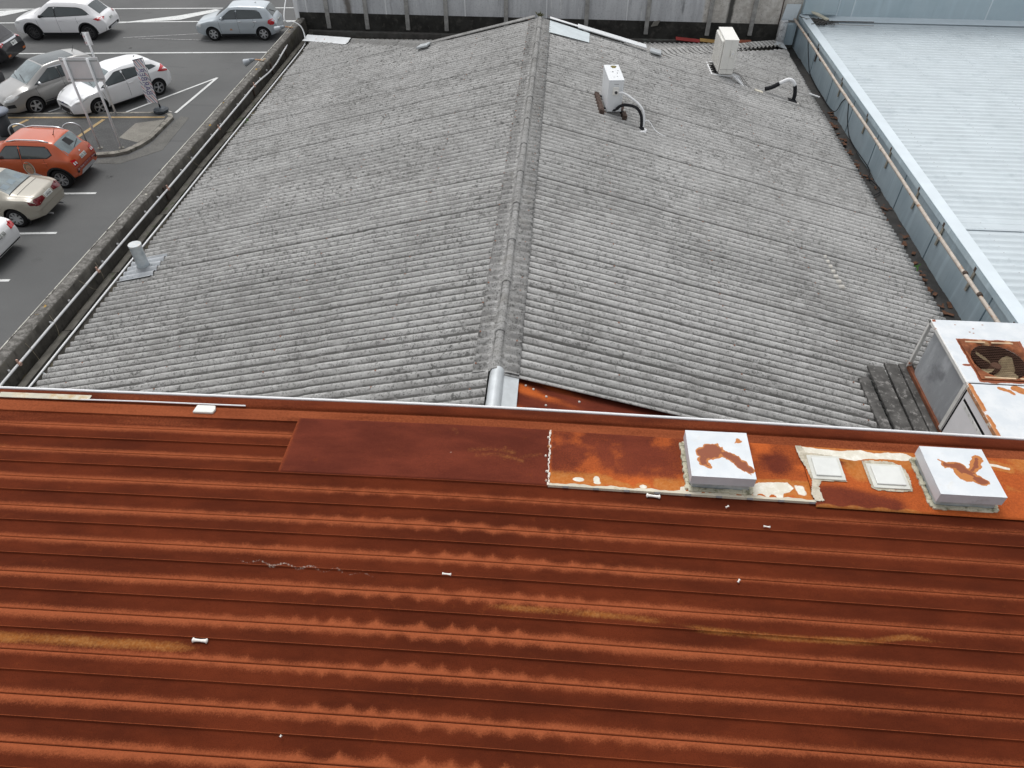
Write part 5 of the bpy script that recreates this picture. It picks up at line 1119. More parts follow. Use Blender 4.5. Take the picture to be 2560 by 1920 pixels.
    def end(s, name, poly, mat, rear=True, off=.006, n=10, m=5, parent=None):
        """poly: list of (y, z), y-monotone outline, laid on the rear or front face"""
        py = [p[0] for p in poly]; ys = np.linspace(min(py)+1e-4, max(py)-1e-4, n); vs = []
        for y in ys:
            z = []
            for (a, b), (c, d) in zip(poly, poly[1:]+poly[:1]):
                if (a <= y) != (c <= y): z.append(b+(d-b)*(y-a)/(c-a))
            lo, hi = min(z), max(z)
            for k_ in range(m): zz = lo+(hi-lo)*k_/(m-1); vs.append((s.endx(y, zz, rear)+(-off if rear else off), y, zz))
        fs = [(i*m+k_, i*m+k_+1, (i+1)*m+k_+1, (i+1)*m+k_) for i in range(n-1) for k_ in range(m-1)]
        return MB().add(vs, fs).build(name, mat, parent or s.root, smooth=True, local=True)
    def wheel(s, x, sd, rim):
        r = s.p['r']; yo = float(s.g(s.W, x))*.985; w_ = .205; y0 = sd*(yo-w_); y1 = sd*yo; zc = r
        t = MB().lathe([(r*.62, y0), (r*.93, y0), (r, y0+sd*.03), (r, y1-sd*.035), (r*.95, y1-sd*.005), (r*.70, y1), (r*.66, y1-sd*.02), (r*.60, y1-sd*.06)], (x, 0, zc), 32, 'y', cap=False).build('wheel', tyre_m, s.root, smooth=True, local=True)
        m = MB(); ri = r*.69
        m.lathe([(ri, y1-sd*.012), (ri*.92, y1-sd*.008), (ri*.88, y1-sd*.03), (ri*.88, y1-sd*.07)], (x, 0, zc), 32, 'y', cap=False); m.lathe([(.0, y1-sd*.012), (ri*.22, y1-sd*.014), (ri*.25, y1-sd*.05)], (x, 0, zc), 14, 'y', cap=False)
        ns = s.p.get('spokes', 5)
        for q in range(ns):
            a_ = 2*math.pi*q/ns+.3; ca, sa = math.cos(a_), math.sin(a_); w0, w1 = ri*.15, ri*.20
            if s.p.get('twin'):
                for da in (-.16, .16):
                    c2, s2 = math.cos(a_+da), math.sin(a_+da); m.bar((x+ca*ri*.15, y1-sd*.025, zc+sa*ri*.15), (x+c2*ri*.92, y1-sd*.022, zc+s2*ri*.92), .022, .03, (0, 1, 0))
            else: m.bar((x+ca*ri*.15, y1-sd*.025, zc+sa*ri*.15), (x+ca*ri*.92, y1-sd*.022, zc+sa*ri*.92), ri*.30, .03, (0, 1, 0))
        m.build('rim', rim, t, local=True); MB().lathe([(.0, y1-sd*.075), (ri*.9, y1-sd*.075)], (x, 0, zc), 24, 'y', cap=False).build('brake_disc', trim_m, t, local=True)
    def box(s, name, c, h, mat, bevel=.01, parent=None): return MB().obox(c, (h[0], 0, 0), (0, h[1], 0), (0, 0, h[2])).build(name, mat, parent or s.root, bevel=bevel, local=True)
    def mirror(s, x, z, mat):
        for sd in (1, -1):
            y = s.sy(x, z); o = MB().lathe([(.0, -.055), (.06, -.05), (.085, .0), (.07, .045), (.0, .055)], (0, 0, 0), 14, 'x').build('mirror', mat, s.root, smooth=True, local=True)
            for v in o.data.vertices: v.co = Vector((x+v.co.x*.9, sd*(y+.115)+v.co.y*1.15, z+.04+v.co.z*.85))
            s.box('mirror_arm', (x+.02, sd*(y+.03), z-.005), (.035, .05, .018), trim_m, .006, o)
    def handles(s, xs, z, mat):
        for x in xs:
            for sd in (1, -1): s.box('door_handle', (x, sd*(s.sy(x, z)+.012), z), (.085, .014, .016), mat, .008)
    def seam(s, pts, sides=(1, -1)):
        for sd in sides:
            path = []
            for (a, b), (c, d) in zip(pts[:-1], pts[1:]):
                for t in np.linspace(0, 1, 7): x, z = a+(c-a)*t, b+(d-b)*t; path.append((x, sd*(s.sy(x, z)+.001), z))
            MB().tube(path, .005, 5).build('door_gap', seam_m, s.root, local=True)
    def cladding(s, h, mat):
        wb = s.p['wb']/2; r = s.p['r']
        for sd in (1, -1):
            for x in (wb, -wb):
                vs = []
                for q in np.linspace(-.12, math.pi+.12, 26):
                    for rr in (r+.05, r+.115):
                        X, Z = x+rr*math.cos(q), r+.01+rr*math.sin(q); X = min(max(X, s.x0+.02), s.x1-.02); vs.append((X, sd*(s.sy(X, max(Z, .2))+.008), Z))
                MB().add(vs, [(2*i, 2*i+1, 2*i+3, 2*i+2) for i in range(25)]).build('arch_trim', mat, s.root, smooth=True, local=True)
        z0 = float(s.g(s.zb, 0)); s.side('sill_trim', [(-wb+r+.1, z0+.01), (-wb+r+.1, z0+h), (wb-r-.1, z0+h), (wb-r-.1, z0+.01)], mat, off=.008)
    def plate(s, z, txt, y=0, rear=True, hw=.18, hh=.063):
        o = s.end('number_plate', [(y-hw, z-hh), (y-hw, z+hh), (y+hw, z+hh), (y+hw, z-hh)], plate_m, rear, .012, 4, 3)
        if txt:
            me = text_mesh(txt, .115); sg_ = -1 if rear else 1
            for v in me.vertices: yy, zz = y+sg_*v.co.x*.78, z+v.co.y; v.co = (s.endx(yy, z, rear)+(-.016 if rear else .016)+(s.endx(yy, z+hh, rear)-s.endx(yy, z, rear))*(zz-z)/hh, yy, zz)
            me.materials.append(ink_m); link('plate_text', me, o, local=True)
        return o
    def antenna(s, x, y=0, l=.3): 
        z = s.tz(x, y); MB().tube([(x, y, z-.01), (x-.03, y, z+.03), (x-.06-l*.4, y, z+l)], [.02, .012, .004], 7).build('antenna', trim_m, s.root, local=True)
    def wiper(s, a, b, front=True):
        MB().tube([(a[0], a[1], s.tz(*a)+.02), (b[0], b[1], s.tz(*b)+.02)], .010, 5).build('wiper', trim_m, s.root, local=True)
    def rails(s, x0, x1, f, mat):
        for sd in (1, -1):
            P = []
            for x in np.linspace(x0, x1, 9): y = float(s.g(s.wr, x))*f; e = .045*min(1, 4*min(x-x0, x1-x)/(x1-x0)+.05); P.append((x, sd*y, s.tz(x, y)+e))
            MB().tube(P, .024, 8).build('roof_rail', mat, s.root, smooth=True, local=True)

def near_left(f, r, half=.80):
    """place a car from the ground contact points of its left wheels"""
    f, r = Vector(f), Vector(r); h = (f-r).normalized(); left = Vector((-h.y, h.x)); c = (f+r)/2-left*half; return tuple(c), tuple(h)
def from_rear_left(r, h, wb, half=.80):
    h = Vector(h).normalized(); left = Vector((-h.y, h.x)); c = Vector(r)+h*wb/2-left*half; return tuple(c), tuple(h)


# ---- white SUV driving along the street
wb = 2.70; loc, hd = near_left((-25.45, 35.9), (-22.77, 36.12), .82)
x0, x1 = -2.27, 2.26
sp = dict(wb=wb, r=.36, spokes=8, rim=rim_d, twin=True,
  zt=[(x0, .72), (x0+.05, 1.02), (x0+.25, 1.12), (x0+.75, 1.60), (x0+1.2, 1.67), (-.1, 1.69), (.35, 1.64), (1.12, 1.16), (1.5, 1.10), (x1-.12, .92), (x1, .78)],
  zs=[(x0, .66), (x0+.06, .95), (x0+.5, 1.05), (.9, 1.0), (1.5, 1.0), (x1-.12, .84), (x1, .70)],
  W=[(x0, .74), (x0+.12, .86), (x0+.6, .92), (1.3, .92), (x1-.3, .86), (x1, .66)], wr=[(x0, .52), (x0+.3, .60), (x0+.9, .60), (.3, .62), (1.1, .70), (1.6, .72), (x1, .56)], zb=[(x0, .42), (x0+.5, .24), (x1-.5, .24), (x1, .34)])
c = Car('white_suv', 'white suv driving along the street with dark arch trim and a sloping rear window', loc, hd, sp, paint('white_pearl_paint', (.87, .87, .88)))
c.side('side_window', [(-1.62, 1.17), (-1.38, 1.36), (-1.1, 1.44), (-.02, 1.47), (-.02, 1.09)], glass_m); c.side('side_window', [(.04, 1.09), (.04, 1.47), (.25, 1.46), (.86, 1.07)], glass_m)
c.top('windscreen', [(.36, -.56, .56), (1.08, -.66, .66)], glass_m); c.top('rear_window', [(x0+.26, -.50, .50), (x0+.68, -.54, .54)], glass_m)
c.cladding(.13, trim_m); c.seam([(-.0, 1.08), (-.02, .40)]); c.seam([(1.0, 1.0), (.92, .40)]); c.seam([(-.95, 1.05), (-.98, .8)]); c.mirror(.72, 1.08, trim_m); c.handles((-.18, -1.05), .93, paint('white_handle', (.76, .76, .77)))
for sd in (1, -1):
    c.side('tail_light', [(x0+.50, .98), (x0+.34, 1.03), (x0+.05, 1.02), (x0+.08, .93), (x0+.3, .90)], lamp_r, (sd,), .01); c.side('headlight', [(x1-.42, .84), (x1-.2, .87), (x1-.06, .80), (x1-.08, .76), (x1-.3, .78)], lamp_w, (sd,), .01)
c.end('rear_bumper', [(-.78, .40), (-.78, .56), (.78, .56), (.78, .40)], trim_m, True, .012); c.end('skid_plate', [(-.45, .42), (-.42, .52), (.42, .52), (.45, .42)], rim_m, True, .02); c.plate(.84, 'PJN 714')
c.end('grille', [(-.5, .48), (-.55, .72), (.55, .72), (.5, .48)], trim_m, False)
# ---- silver blue hatchback on the street
wb = 2.46; loc, hd = near_left((-16.66, 36.49), (-14.19, 36.74), .78); x0, x1 = -1.93, 2.06
sp = dict(wb=wb, r=.31, spokes=6,
  zt=[(x0, .70), (x0+.04, .95), (x0+.14, 1.04), (x0+.42, 1.44), (x0+.75, 1.50), (-.2, 1.53), (.30, 1.49), (.98, 1.08), (1.3, 1.00), (x1-.12, .82), (x1, .66)],
  zs=[(x0, .64), (x0+.06, .90), (x0+.4, .97), (.9, .93), (1.3, .90), (x1-.12, .74), (x1, .60)],
  W=[(x0, .70), (x0+.14, .80), (x0+.5, .84), (1.2, .84), (x1-.3, .78), (x1, .58)], wr=[(x0, .50), (x0+.3, .58), (x0+.8, .59), (.3, .60), (1.0, .66), (1.5, .64), (x1, .48)], zb=[(x0, .32), (x0+.4, .20), (x1-.4, .20), (x1, .28)])
pb = paint('silver_blue_paint', (.47, .52, .555), .25)
c = Car('silver_hatchback', 'silver blue hatchback on the street beside the parapet', loc, hd, sp, pb)
c.side('side_window', [(-1.30, 1.04), (-1.22, 1.22), (-1.05, 1.33), (-.10, 1.36), (-.10, 1.01)], glass_m); c.side('side_window', [(-.03, 1.01), (-.03, 1.36), (.22, 1.34), (.76, 1.0)], glass_m)
c.top('windscreen', [(.32, -.54, .54), (.94, -.62, .62)], glass_m); c.top('rear_window', [(x0+.15, -.52, .52), (x0+.42, -.54, .54)], glass_m)
c.seam([(-.07, 1.0), (-.09, .35)]); c.seam([(.86, .93), (.80, .35)]); c.seam([(-.84, 1.0), (-.90, .75), (-.78, .6)]); c.mirror(.64, 1.0, pb); c.handles((-.20, -.92), .88, chrome_m)
for sd in (1, -1):
    c.side('tail_light', [(x0+.40, .80), (x0+.36, .95), (x0+.16, .99), (x0+.05, .84), (x0+.12, .74), (x0+.28, .73)], lamp_r, (sd,), .012); c.side('headlight', [(x1-.36, .70), (x1-.26, .82), (x1-.1, .76), (x1-.06, .66), (x1-.2, .60)], lamp_w, (sd,), .012)
c.side('sill_trim', [(-.85, .22), (-.85, .33), (.85, .33), (.85, .22)], trim_m, off=.008); c.plate(.78, 'DGH 402'); c.wiper((x0+.16, -.1), (x0+.3, .3)); c.antenna(-.9, 0, .03)
rub = c.side('rust_mark', [(.22, .50), (.30, .60), (.38, .50)], plain('orange_scuff', (.5, .25, .14), .6), (1,), .007, 5, 3)
# ---- parked grey brown crossover
def angled(fl): h = Vector((-1.46, -2.18)).normalized(); left = Vector((-h.y, h.x)); return h, left
h, lf = angled(0); wb = 2.613; cc = Vector((-20.6, 27.43))-h*wb/2-lf*.80; x0, x1 = -2.02, 2.34-.0
x1 = 2.34
sp = dict(wb=wb, r=.335, spokes=5,
  zt=[(x0, .75), (x0+.04, 1.05), (x0+.16, 1.18), (x0+.5, 1.56), (x0+.95, 1.63), (-.1, 1.66), (.35, 1.62), (1.30, 1.13), (1.6, 1.06), (x1-.15, .86), (x1, .66)],
  zs=[(x0, .68), (x0+.06, 1.0), (x0+.4, 1.06), (1.0, 1.02), (1.6, .96), (x1-.15, .76), (x1, .60)],
  W=[(x0, .74), (x0+.15, .86), (x0+.6, .915), (1.4, .91), (x1-.35, .84), (x1, .60)], wr=[(x0, .52), (x0+.4, .62), (x0+1, .64), (.3, .64), (1.2, .70), (1.7, .68), (x1, .48)], zb=[(x0, .36), (x0+.4, .22), (x1-.4, .22), (x1, .28)])
pg = paint('grey_bronze_paint', (.36, .355, .345), .4)
c = Car('grey_crossover', 'grey bronze crossover with a dark glass roof parked beside the white hatchback', tuple(cc), tuple(h), sp, pg)
c.side('side_window', [(-1.5, 1.14), (-1.35, 1.36), (-1.1, 1.44), (-.1, 1.48), (-.1, 1.10)], glass_m); c.side('side_window', [(-.03, 1.10), (-.03, 1.48), (.25, 1.47), (1.02, 1.08)], glass_m)
c.side('window_trim', [(-1.5, 1.44), (-1.1, 1.49), (.25, 1.515), (.30, 1.49), (-1.1, 1.455)], chrome_m, off=.009)
c.top('windscreen', [(.40, -.60, .60), (1.26, -.68, .68)], glass_f); c.top('roof_glass', [(-1.0, -.54, .54), (.34, -.58, .58)], glass_m); c.top('rear_window', [(x0+.18, -.5, .5), (x0+.5, -.54, .54)], glass_m)
c.seam([(-.06, 1.08), (-.08, .40)]); c.seam([(1.06, 1.0), (1.0, .45)]); c.mirror(.86, 1.08, chrome_m); c.handles((-.22, -1.0), .94, pg); c.side('sill_trim', [(-.9, .40), (-.9, .44), (.9, .44), (.9, .40)], chrome_m, off=.010); c.side('sill_panel', [(-.9, .24), (-.9, .37), (.9, .37), (.9, .24)], trim_m, off=.006)
for sd in (1, -1):
    c.side('headlight', [(x1-.62, .86), (x1-.42, .90), (x1-.2, .82), (x1-.06, .70), (x1-.25, .68), (x1-.45, .76)], lamp_w, (sd,), .012); c.side('tail_light', [(x0+.34, .85), (x0+.26, 1.10), (x0+.08, 1.05), (x0+.06, .85)], lamp_r, (sd,), .012); c.side('fog_light', [(x1-.34, .46), (x1-.32, .60), (x1-.08, .58), (x1-.08, .46)], trim_m, (sd,), .012)
    c.end('fog_lamp', [(sd*.50, .50), (sd*.50, .57), (sd*.57, .57), (sd*.57, .50)], lamp_w, False, .02, 4, 3)
c.end('grille', [(-.42, .36), (-.52, .62), (.52, .62), (.42, .36)], trim_m, False, .012)
for z_ in (.45, .51, .57): c.end('grille_bar', [(-.42, z_), (-.42, z_+.018), (.42, z_+.018), (.42, z_)], chrome_m, False, .02, 8, 2)
c.plate(.40, 'FKT 218', 0, False); c.end('badge', [(-.05, .72), (0, .78), (.05, .72), (0, .67)], chrome_m, False, .02, 4, 3); c.wiper((1.22, .5), (1.05, -.15)); c.wiper((1.22, -.1), (1.1, -.6)); c.antenna(-1.2, 0, .22)
# ---- white hatchback in front
loc, hd = near_left((-18.0, 27.55), (-16.54, 29.73), .78); wb = 2.65; x0, x1 = -2.08, 2.27
sp = dict(wb=wb, r=.325, spokes=5, twin=True,
  zt=[(x0, .74), (x0+.04, .98), (x0+.15, 1.08), (x0+.60, 1.38), (x0+1.0, 1.455), (-.15, 1.485), (.30, 1.44), (1.22, 1.02), (1.6, .94), (x1-.15, .76), (x1, .60)],
  zs=[(x0, .66), (x0+.06, .92), (x0+.4, 1.0), (.8, .93), (1.6, .85), (x1-.15, .68), (x1, .55)],
  W=[(x0, .72), (x0+.15, .84), (x0+.6, .91), (1.4, .90), (x1-.35, .82), (x1, .56)], wr=[(x0, .50), (x0+.35, .58), (x0+.9, .58), (.3, .60), (1.2, .68), (1.7, .66), (x1, .46)], zb=[(x0, .34), (x0+.4, .19), (x1-.4, .18), (x1, .22)])
pw_ = paint('white_paint', (.87, .88, .89))
c = Car('white_hatchback', 'white hatchback parked at an angle behind the signboard posts', loc, hd, sp, pw_)
c.side('side_window', [(-1.02, 1.06), (-1.0, 1.28), (-.10, 1.33), (-.10, 1.01)], glass_m); c.side('side_window', [(-.03, 1.0), (-.03, 1.33), (.22, 1.32), (.98, .98)], glass_m); c.side('quarter_window', [(-1.55, 1.12), (-1.42, 1.22), (-1.12, 1.27), (-1.14, 1.08)], glass_m)
c.top('windscreen', [(.36, -.56, .56), (1.20, -.65, .65)], glass_f); c.top('rear_window', [(x0+.17, -.48, .48), (x0+.58, -.53, .53)], glass_m)
c.seam([(-.06, 1.0), (-.08, .36)]); c.seam([(1.02, .92), (.94, .36)]); c.seam([(-.98, 1.05), (-1.02, .75)]); c.mirror(.84, .97, pw_); c.handles((-.22, -1.02), .86, pw_)
for sd in (1, -1):
    c.side('tail_light', [(x0+.62, .95), (x0+.40, 1.06), (x0+.2, 1.10), (x0+.06, .90), (x0+.10, .84), (x0+.34, .88)], lamp_r, (sd,), .012); c.side('headlight', [(x1-.68, .80), (x1-.45, .82), (x1-.16, .70), (x1-.10, .62), (x1-.35, .66)], lamp_w, (sd,), .012)
    c.end('intake', [(sd*.36, .24), (sd*.36, .40), (sd*.54, .24)], ink_m, False, .014, 5, 3)
c.end('grille', [(-.30, .24), (-.36, .44), (.36, .44), (.30, .24)], ink_m, False, .014); c.end('upper_grille', [(-.34, .55), (-.36, .585), (.36, .585), (.34, .55)], trim_m, False, .012); c.end('badge', [(-.075, .60), (0, .64), (.075, .60), (0, .56)], plain('navy_badge', (.05, .07, .2), .3), False, .018, 6, 3)
c.plate(.36, 'HSW 951', 0, False); c.antenna(-1.1, 0, .03); c.wiper((1.15, .5), (1.02, -.1)); c.side('sill_trim', [(-.9, .20), (-.9, .26), (.9, .26), (.9, .20)], trim_m, off=.006)
# ---- orange small suv
wb = 2.435; loc, hd = from_rear_left((-16.29, 21.53), (-1, -.035), wb, .76); x0, x1 = -1.81, 1.89
sp = dict(wb=wb, r=.335, spokes=7, twin=True,
  zt=[(x0, .78), (x0+.04, 1.02), (x0+.14, 1.12), (x0+.50, 1.52), (x0+.8, 1.58), (-.1, 1.60), (.36, 1.56), (.92, 1.13), (1.2, 1.07), (x1-.1, .96), (x1, .80)],
  zs=[(x0, .70), (x0+.06, .96), (x0+.4, 1.03), (.8, 1.0), (1.2, .98), (x1-.1, .88), (x1, .74)],
  W=[(x0, .70), (x0+.12, .78), (x0+.5, .83), (1.2, .83), (x1-.2, .80), (x1, .66)], wr=[(x0, .52), (x0+.3, .58), (x0+.9, .60), (.3, .61), (1, .66), (1.4, .66), (x1, .56)], zb=[(x0, .40), (x0+.4, .24), (x1-.4, .24), (x1, .34)])
po = paint('burnt_orange_paint', (.52, .095, .028), .1)
c = Car('orange_suv', 'small burnt orange suv with silver roof rails parked nose in by the island', loc, hd, sp, po)
c.side('side_window', [(-1.20, 1.20), (-1.02, 1.10), (-.18, 1.07), (-.18, 1.44), (-1.02, 1.42), (-1.18, 1.30)], glass_m); c.side('side_window', [(-.10, 1.07), (-.10, 1.44), (.28, 1.43), (.72, 1.06)], glass_m)
c.top('windscreen', [(.38, -.55, .55), (.90, -.62, .62)], glass_m); c.top('rear_window', [(x0+.16, -.56, .56), (x0+.50, -.55, .55)], glass_f)
c.top('glass_sticker', [(x0+.26, -.20, .12), (x0+.44, -.12, .14)], ink_m, .010); c.rails(-1.15, .25, .90, chrome_m); c.cladding(.10, trim_m)
c.seam([(-.14, 1.05), (-.16, .42)]); c.seam([(.80, 1.0), (.76, .42)]); c.seam([(-.90, 1.06), (-.95, .8)]); c.mirror(.62, 1.06, po); c.handles((-.25, -.92), .92, po); c.antenna(-1.05, 0, .26)
for sd in (1, -1):
    tl = c.end('tail_light', [(sd*.47, .74), (sd*.47, .93), (sd*.69, .97), (sd*.71, .76)], lamp_r, True, .012, 8, 4)
    for y_2 in (.53, .63): c.end('lamp_cluster', [(sd*(y_2-.03), .80), (sd*(y_2-.03), .88), (sd*(y_2+.03), .88), (sd*(y_2+.03), .80)], lamp_w, True, .018, 4, 3, tl)
    c.side('headlight', [(x1-.3, .82), (x1-.25, .95), (x1-.05, .92), (x1-.05, .8)], lamp_w, (sd,), .012)
    c.end('reflector', [(sd*.55, .50), (sd*.55, .58), (sd*.66, .60), (sd*.66, .52)], trim_m, True, .014, 5, 3)
c.end('skid_plate', [(-.50, .40), (-.44, .52), (.44, .52), (.50, .40)], rim_m, True, .018); c.plate(.88, 'NCK 761'); c.end('badge', [(-.04, 1.03), (0, 1.07), (.04, 1.03), (0, .99)], chrome_m, True, .018, 4, 3)
c.wiper((x0+.17, .05), (x0+.26, -.40))
bt = c.end('bumper_decal', [(-.66, .57), (-.66, .67), (.66, .67), (.66, .57)], plain('decal_maroon', (.30, .03, .03), .4), True, .010, 16, 3)
for tx, yc, sz, col in (('Jan Verey', .40, .115, plate_m), ('022 343 873', -.06, .095, plain('decal_pale', (.6, .45, .42), .5)), ('harveys', -.50, .085, plate_m)):
    me = text_mesh(tx, sz)
    for v in me.vertices: yy, zz = yc-v.co.x*.92, .62+v.co.y*.9; v.co = (c.endx(yy, .62)-.016+(c.endx(yy, .66)-c.endx(yy, .58))*(zz-.62)/.08, yy, zz)
    me.materials.append(col); link('bumper_text', me, bt, local=True)
# portrait decal on the left door: hair, face, pale collar
skin = plain('printed_skin', (.56, .33, .22), .5); hair = plain('printed_hair', (.30, .22, .14), .5, 0, .3, .4, 30)
dc = c.side('portrait_decal', [(-.66, .34), (-.62, .50), (-.48, .56), (-.34, .62), (-.18, .55), (-.02, .50), (.06, .34)], plain('printed_collar', (.74, .74, .78), .5), (1,), .008, 18, 5)[0]
def oval(cx, cz, rx, rz, n=22): return [(cx+rx*math.cos(q), cz+rz*math.sin(q)) for q in np.linspace(0, 2*math.pi, n)[:-1]]
c.side('decal_outline', oval(-.30, .74, .185, .235), plate_m, (1,), .0085, 18, 6, dc); c.side('printed_hair', oval(-.30, .755, .165, .215), hair, (1,), .010, 18, 6, dc); c.side('printed_face', oval(-.30, .70, .115, .165), skin, (1,), .012, 16, 6, dc)
for ex in (-.345, -.255): c.side('printed_eye', oval(ex, .735, .020, .010, 9), trim_m, (1,), .0135, 6, 3, dc)
c.side('printed_mouth', oval(-.30, .62, .045, .012, 10), plain('printed_lip', (.45, .14, .12), .5), (1,), .0135, 8, 3, dc); c.side('printed_nose', [(-.32, .66), (-.30, .72), (-.28, .66)], plain('printed_shade', (.44, .24, .16), .5), (1,), .0135, 5, 3, dc)
# ---- beige saloon
wb = 2.635; loc, hd = from_rear_left((-16.40, 19.0), (-.997, -.03), wb, .77); x0, x1 = -2.29+.15, 2.30
def saloon(x0, x1): return dict(wb=wb, r=.31, spokes=8,
  zt=[(x0, .70), (x0+.04, .90), (x0+.14, .96), (x0+.62, 1.02), (x0+.80, 1.05), (x0+1.45, 1.37), (x0+1.8, 1.41), (.2, 1.42), (.45, 1.38), (1.15, .98), (1.5, .93), (x1-.15, .76), (x1, .62)],
  zs=[(x0, .64), (x0+.06, .84), (x0+.3, .92), (x0+.8, .95), (1.0, .92), (1.5, .85), (x1-.15, .70), (x1, .56)],
  W=[(x0, .70), (x0+.15, .80), (x0+.6, .865), (1.4, .865), (x1-.3, .78), (x1, .58)], wr=[(x0, .56), (x0+.3, .66), (x0+.8, .68), (x0+1.5, .56), (.3, .57), (1.2, .66), (1.7, .64), (x1, .48)], zb=[(x0, .32), (x0+.4, .20), (x1-.4, .19), (x1, .24)])
pbg = paint('beige_paint', (.44, .41, .345), .15)
c = Car('beige_saloon', 'beige saloon with a curved boot and dark red tail lights parked beside the orange suv', loc, hd, saloon(x0, x1), pbg)
c.side('side_window', [(-1.0, 1.05), (-.82, 1.24), (-.60, 1.29), (-.02, 1.31), (-.02, 1.0)], glass_m); c.side('side_window', [(.05, 1.0), (.05, 1.31), (.30, 1.30), (.92, .98)], glass_m)
c.top('windscreen', [(.48, -.54, .54), (1.12, -.64, .64)], glass_m); c.top('rear_window', [(x0+.82, -.62, .62), (x0+1.42, -.53, .53)], glass_f); c.top('window_surround', [(x0+.79, -.65, .65), (x0+.82, -.64, .64)], trim_m, .008)
for q in (-.36, .02, .38): c.top('seat_back', [(x0+.95, q-.13, q+.13), (x0+1.12, q-.11, q+.11)], plain('seat_ghost', (.20, .255, .29), .2), .008)
c.seam([(.02, .98), (.0, .36)]); c.mirror(.80, .97, pbg); c.handles((-.15, -.95), .85, pbg); c.top('boot_gap', [(x0+.60, -.68, .68), (x0+.615, -.68, .68)], seam_m, .004)
lt = plain('dark_red_lens', (.14, .012, .016), .12, 0, .6, .2, 9, coat=.5)
for sd in (1, -1): c.end('tail_light', [(sd*.26, .76), (sd*.26, .86), (sd*.60, .90), (sd*.735, .84), (sd*.74, .72), (sd*.60, .70)], lt, True, .012, 14, 4); c.side('tail_light', [(x0+.05, .74), (x0+.05, .88), (x0+.24, .88), (x0+.2, .76)], lt, (sd,), .01)
c.plate(.80, 'UA5167', 0, True, .19, .068); c.end('rear_bumper', [(-.78, .36), (-.80, .56), (.80, .56), (.78, .36)], paint('beige_bumper', (.40, .37, .31), .1), True, .022, 18, 5); c.end('lock', [(-.012, .92), (0, .935), (.012, .92), (0, .905)], trim_m, True, .015, 4, 3)
for y_2 in (.30, -.38): MB().tube([(x0+.2, y_2, .25), (x0-.06, y_2, .235)], .032, 10).build('exhaust', rim_m, c.root, local=True)
c.side('mud_flap', [(-1.72, .12), (-1.72, .34), (-1.66, .34), (-1.66, .12)], trim_m, off=.002)
# ---- white saloon at the left edge
loc2 = (loc[0]-.02, loc[1]-2.55)
x0 = -2.14; c = Car('white_saloon', 'white saloon at the left edge of the view with only its tail showing', (loc2[0], loc2[1]), hd, saloon(x0, 2.3), pw_)
c.top('rear_window', [(x0+.82, -.62, .62), (x0+1.42, -.53, .53)], glass_m); c.side('side_window', [(-1.0, 1.05), (-.82, 1.24), (-.60, 1.29), (-.02, 1.31), (-.02, 1.0)], glass_m); c.side('side_window', [(.05, 1.0), (.05, 1.31), (.30, 1.30), (.92, .98)], glass_m); c.top('windscreen', [(.48, -.54, .54), (1.12, -.64, .64)], glass_m)
for sd in (1, -1): c.end('tail_light', [(sd*.44, .74), (sd*.46, .88), (sd*.66, .90), (sd*.74, .84), (sd*.74, .74)], lamp_r, True, .012, 12, 4); c.side('tail_light', [(x0+.05, .76), (x0+.05, .9), (x0+.34, .9), (x0+.26, .78)], lamp_r, (sd,), .012)
c.plate(.78, 'LQT 503', 0, True); c.side('sill_trim', [(-2.0, .24), (-2.0, .32), (-1.72, .32), (-1.72, .24)], trim_m); c.end('bumper_skirt', [(-.72, .30), (-.74, .38), (.74, .38), (.72, .30)], trim_m, True, .014, 14, 3); c.mirror(.8, .97, pw_)
# ---- black suv and dark grey saloon, cut by the left edge
hb = Vector((-1, -.04)).normalized(); wb = 2.70; loc, hd = from_rear_left((-25.3, 31.9), tuple(hb), wb, .84); x0, x1 = -2.25, 2.26
sp = dict(wb=wb, r=.35, spokes=6, zt=[(x0, .74), (x0+.05, 1.06), (x0+.2, 1.15), (x0+.6, 1.60), (x0+1.1, 1.68), (-.1, 1.70), (.35, 1.65), (1.12, 1.16), (1.5, 1.10), (x1-.12, .92), (x1, .78)],
  zs=[(x0, .68), (x0+.06, .98), (x0+.5, 1.05), (.9, 1.0), (1.5, 1.0), (x1-.12, .84), (x1, .70)], W=[(x0, .76), (x0+.12, .86), (x0+.6, .92), (1.3, .92), (x1-.3, .86), (x1, .66)], wr=[(x0, .54), (x0+.3, .62), (x0+.9, .62), (.3, .62), (1.1, .70), (1.6, .72), (x1, .56)], zb=[(x0, .42), (x0+.5, .24), (x1-.5, .24), (x1, .34)])
c = Car('black_suv', 'black suv with a red roof edge and white plate, cut off by the left edge', loc, hd, sp, paint('black_paint', (.016, .016, .018)))
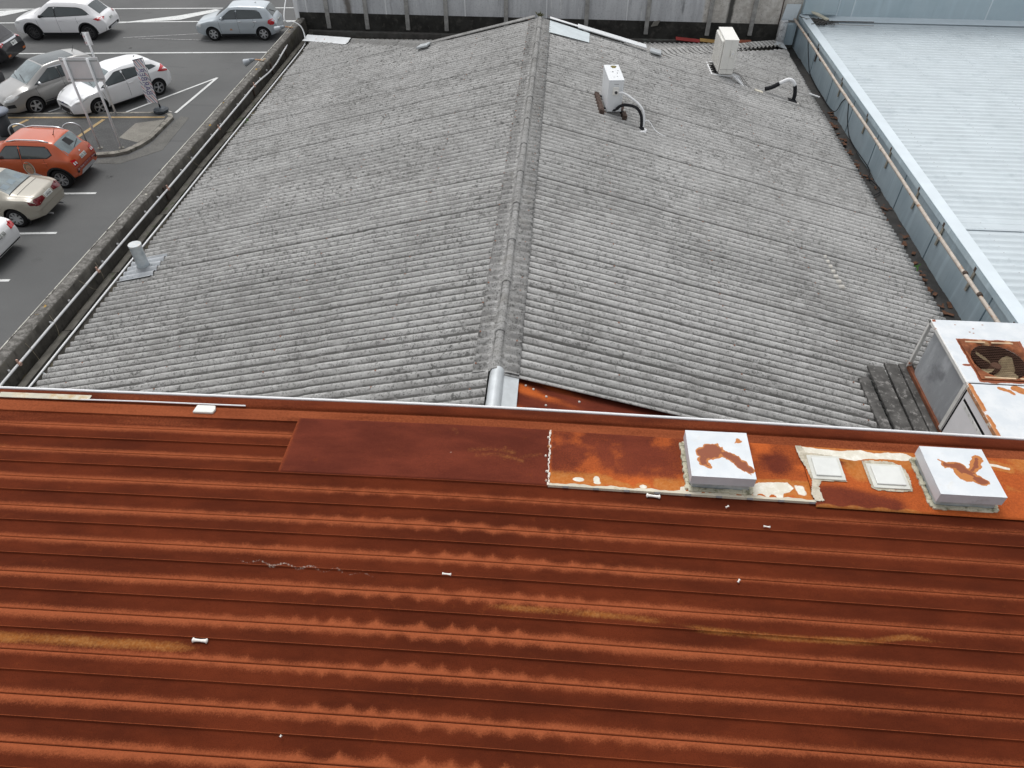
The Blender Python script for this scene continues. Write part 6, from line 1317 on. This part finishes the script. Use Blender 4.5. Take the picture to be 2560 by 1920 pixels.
c.side('side_window', [(-1.6, 1.15), (-1.3, 1.38), (-.02, 1.46), (-.02, 1.09)], glass_m); c.side('side_window', [(.04, 1.09), (.04, 1.46), (.25, 1.46), (.86, 1.07)], glass_m); c.top('windscreen', [(.36, -.56, .56), (1.08, -.66, .66)], glass_m)
c.top('rear_window', [(x0+.22, -.56, .56), (x0+.58, -.56, .56)], plain('rear_glass', (.06, .058, .062), .12, 0, .7)); c.top('roof_spoiler', [(x0+.62, -.56, .56), (x0+.80, -.58, .58)], plain('red_spoiler', (.34, .03, .04), .35, coat=.5), .012)
c.end('chrome_strip', [(-.72, 1.03), (-.70, 1.09), (.70, 1.09), (.72, 1.03)], chrome_m, True, .014, 14, 3); c.plate(.90, 'MBR 377', -.1, True, .2, .075)
for sd in (1, -1): c.side('tail_light', [(x0+.4, 1.0), (x0+.3, 1.1), (x0+.06, 1.06), (x0+.08, .94)], lamp_r, (sd,), .012); c.end('reflector', [(sd*.50, .50), (sd*.50, .58), (sd*.72, .58), (sd*.72, .50)], lamp_o, True, .016, 5, 3)
c.cladding(.12, trim_m)
hq = Vector((-1.46, -2.18)).normalized(); wb = 2.635; lq = Vector((-hq.y, hq.x)); rl = Vector((-23.25, 29.85)); cq = rl+hq*2.14-lq*.80
c = Car('grey_saloon', 'dark grey saloon boot poking in at the left edge behind the crossover', tuple(cq), tuple(hq), saloon(-2.14, 2.3), paint('charcoal_paint', (.10, .10, .105), .4))
c.top('rear_window', [(-2.14+.82, -.62, .62), (-2.14+1.42, -.53, .53)], glass_m); c.side('side_window', [(-1.0, 1.05), (-.82, 1.24), (-.60, 1.29), (-.02, 1.31), (-.02, 1.0)], glass_m); c.side('side_window', [(.05, 1.0), (.05, 1.31), (.30, 1.30), (.92, .98)], glass_m); c.top('windscreen', [(.48, -.54, .54), (1.12, -.64, .64)], glass_m)
for sd in (1, -1): c.side('tail_light', [(-2.08, .78), (-2.08, .90), (-1.86, .90), (-1.9, .80)], lamp_r, (sd,), .012); c.end('tail_light', [(sd*.46, .76), (sd*.46, .88), (sd*.72, .88), (sd*.74, .76)], lamp_r, True, .012, 8, 3)
c.mirror(.8, .97, trim_m)
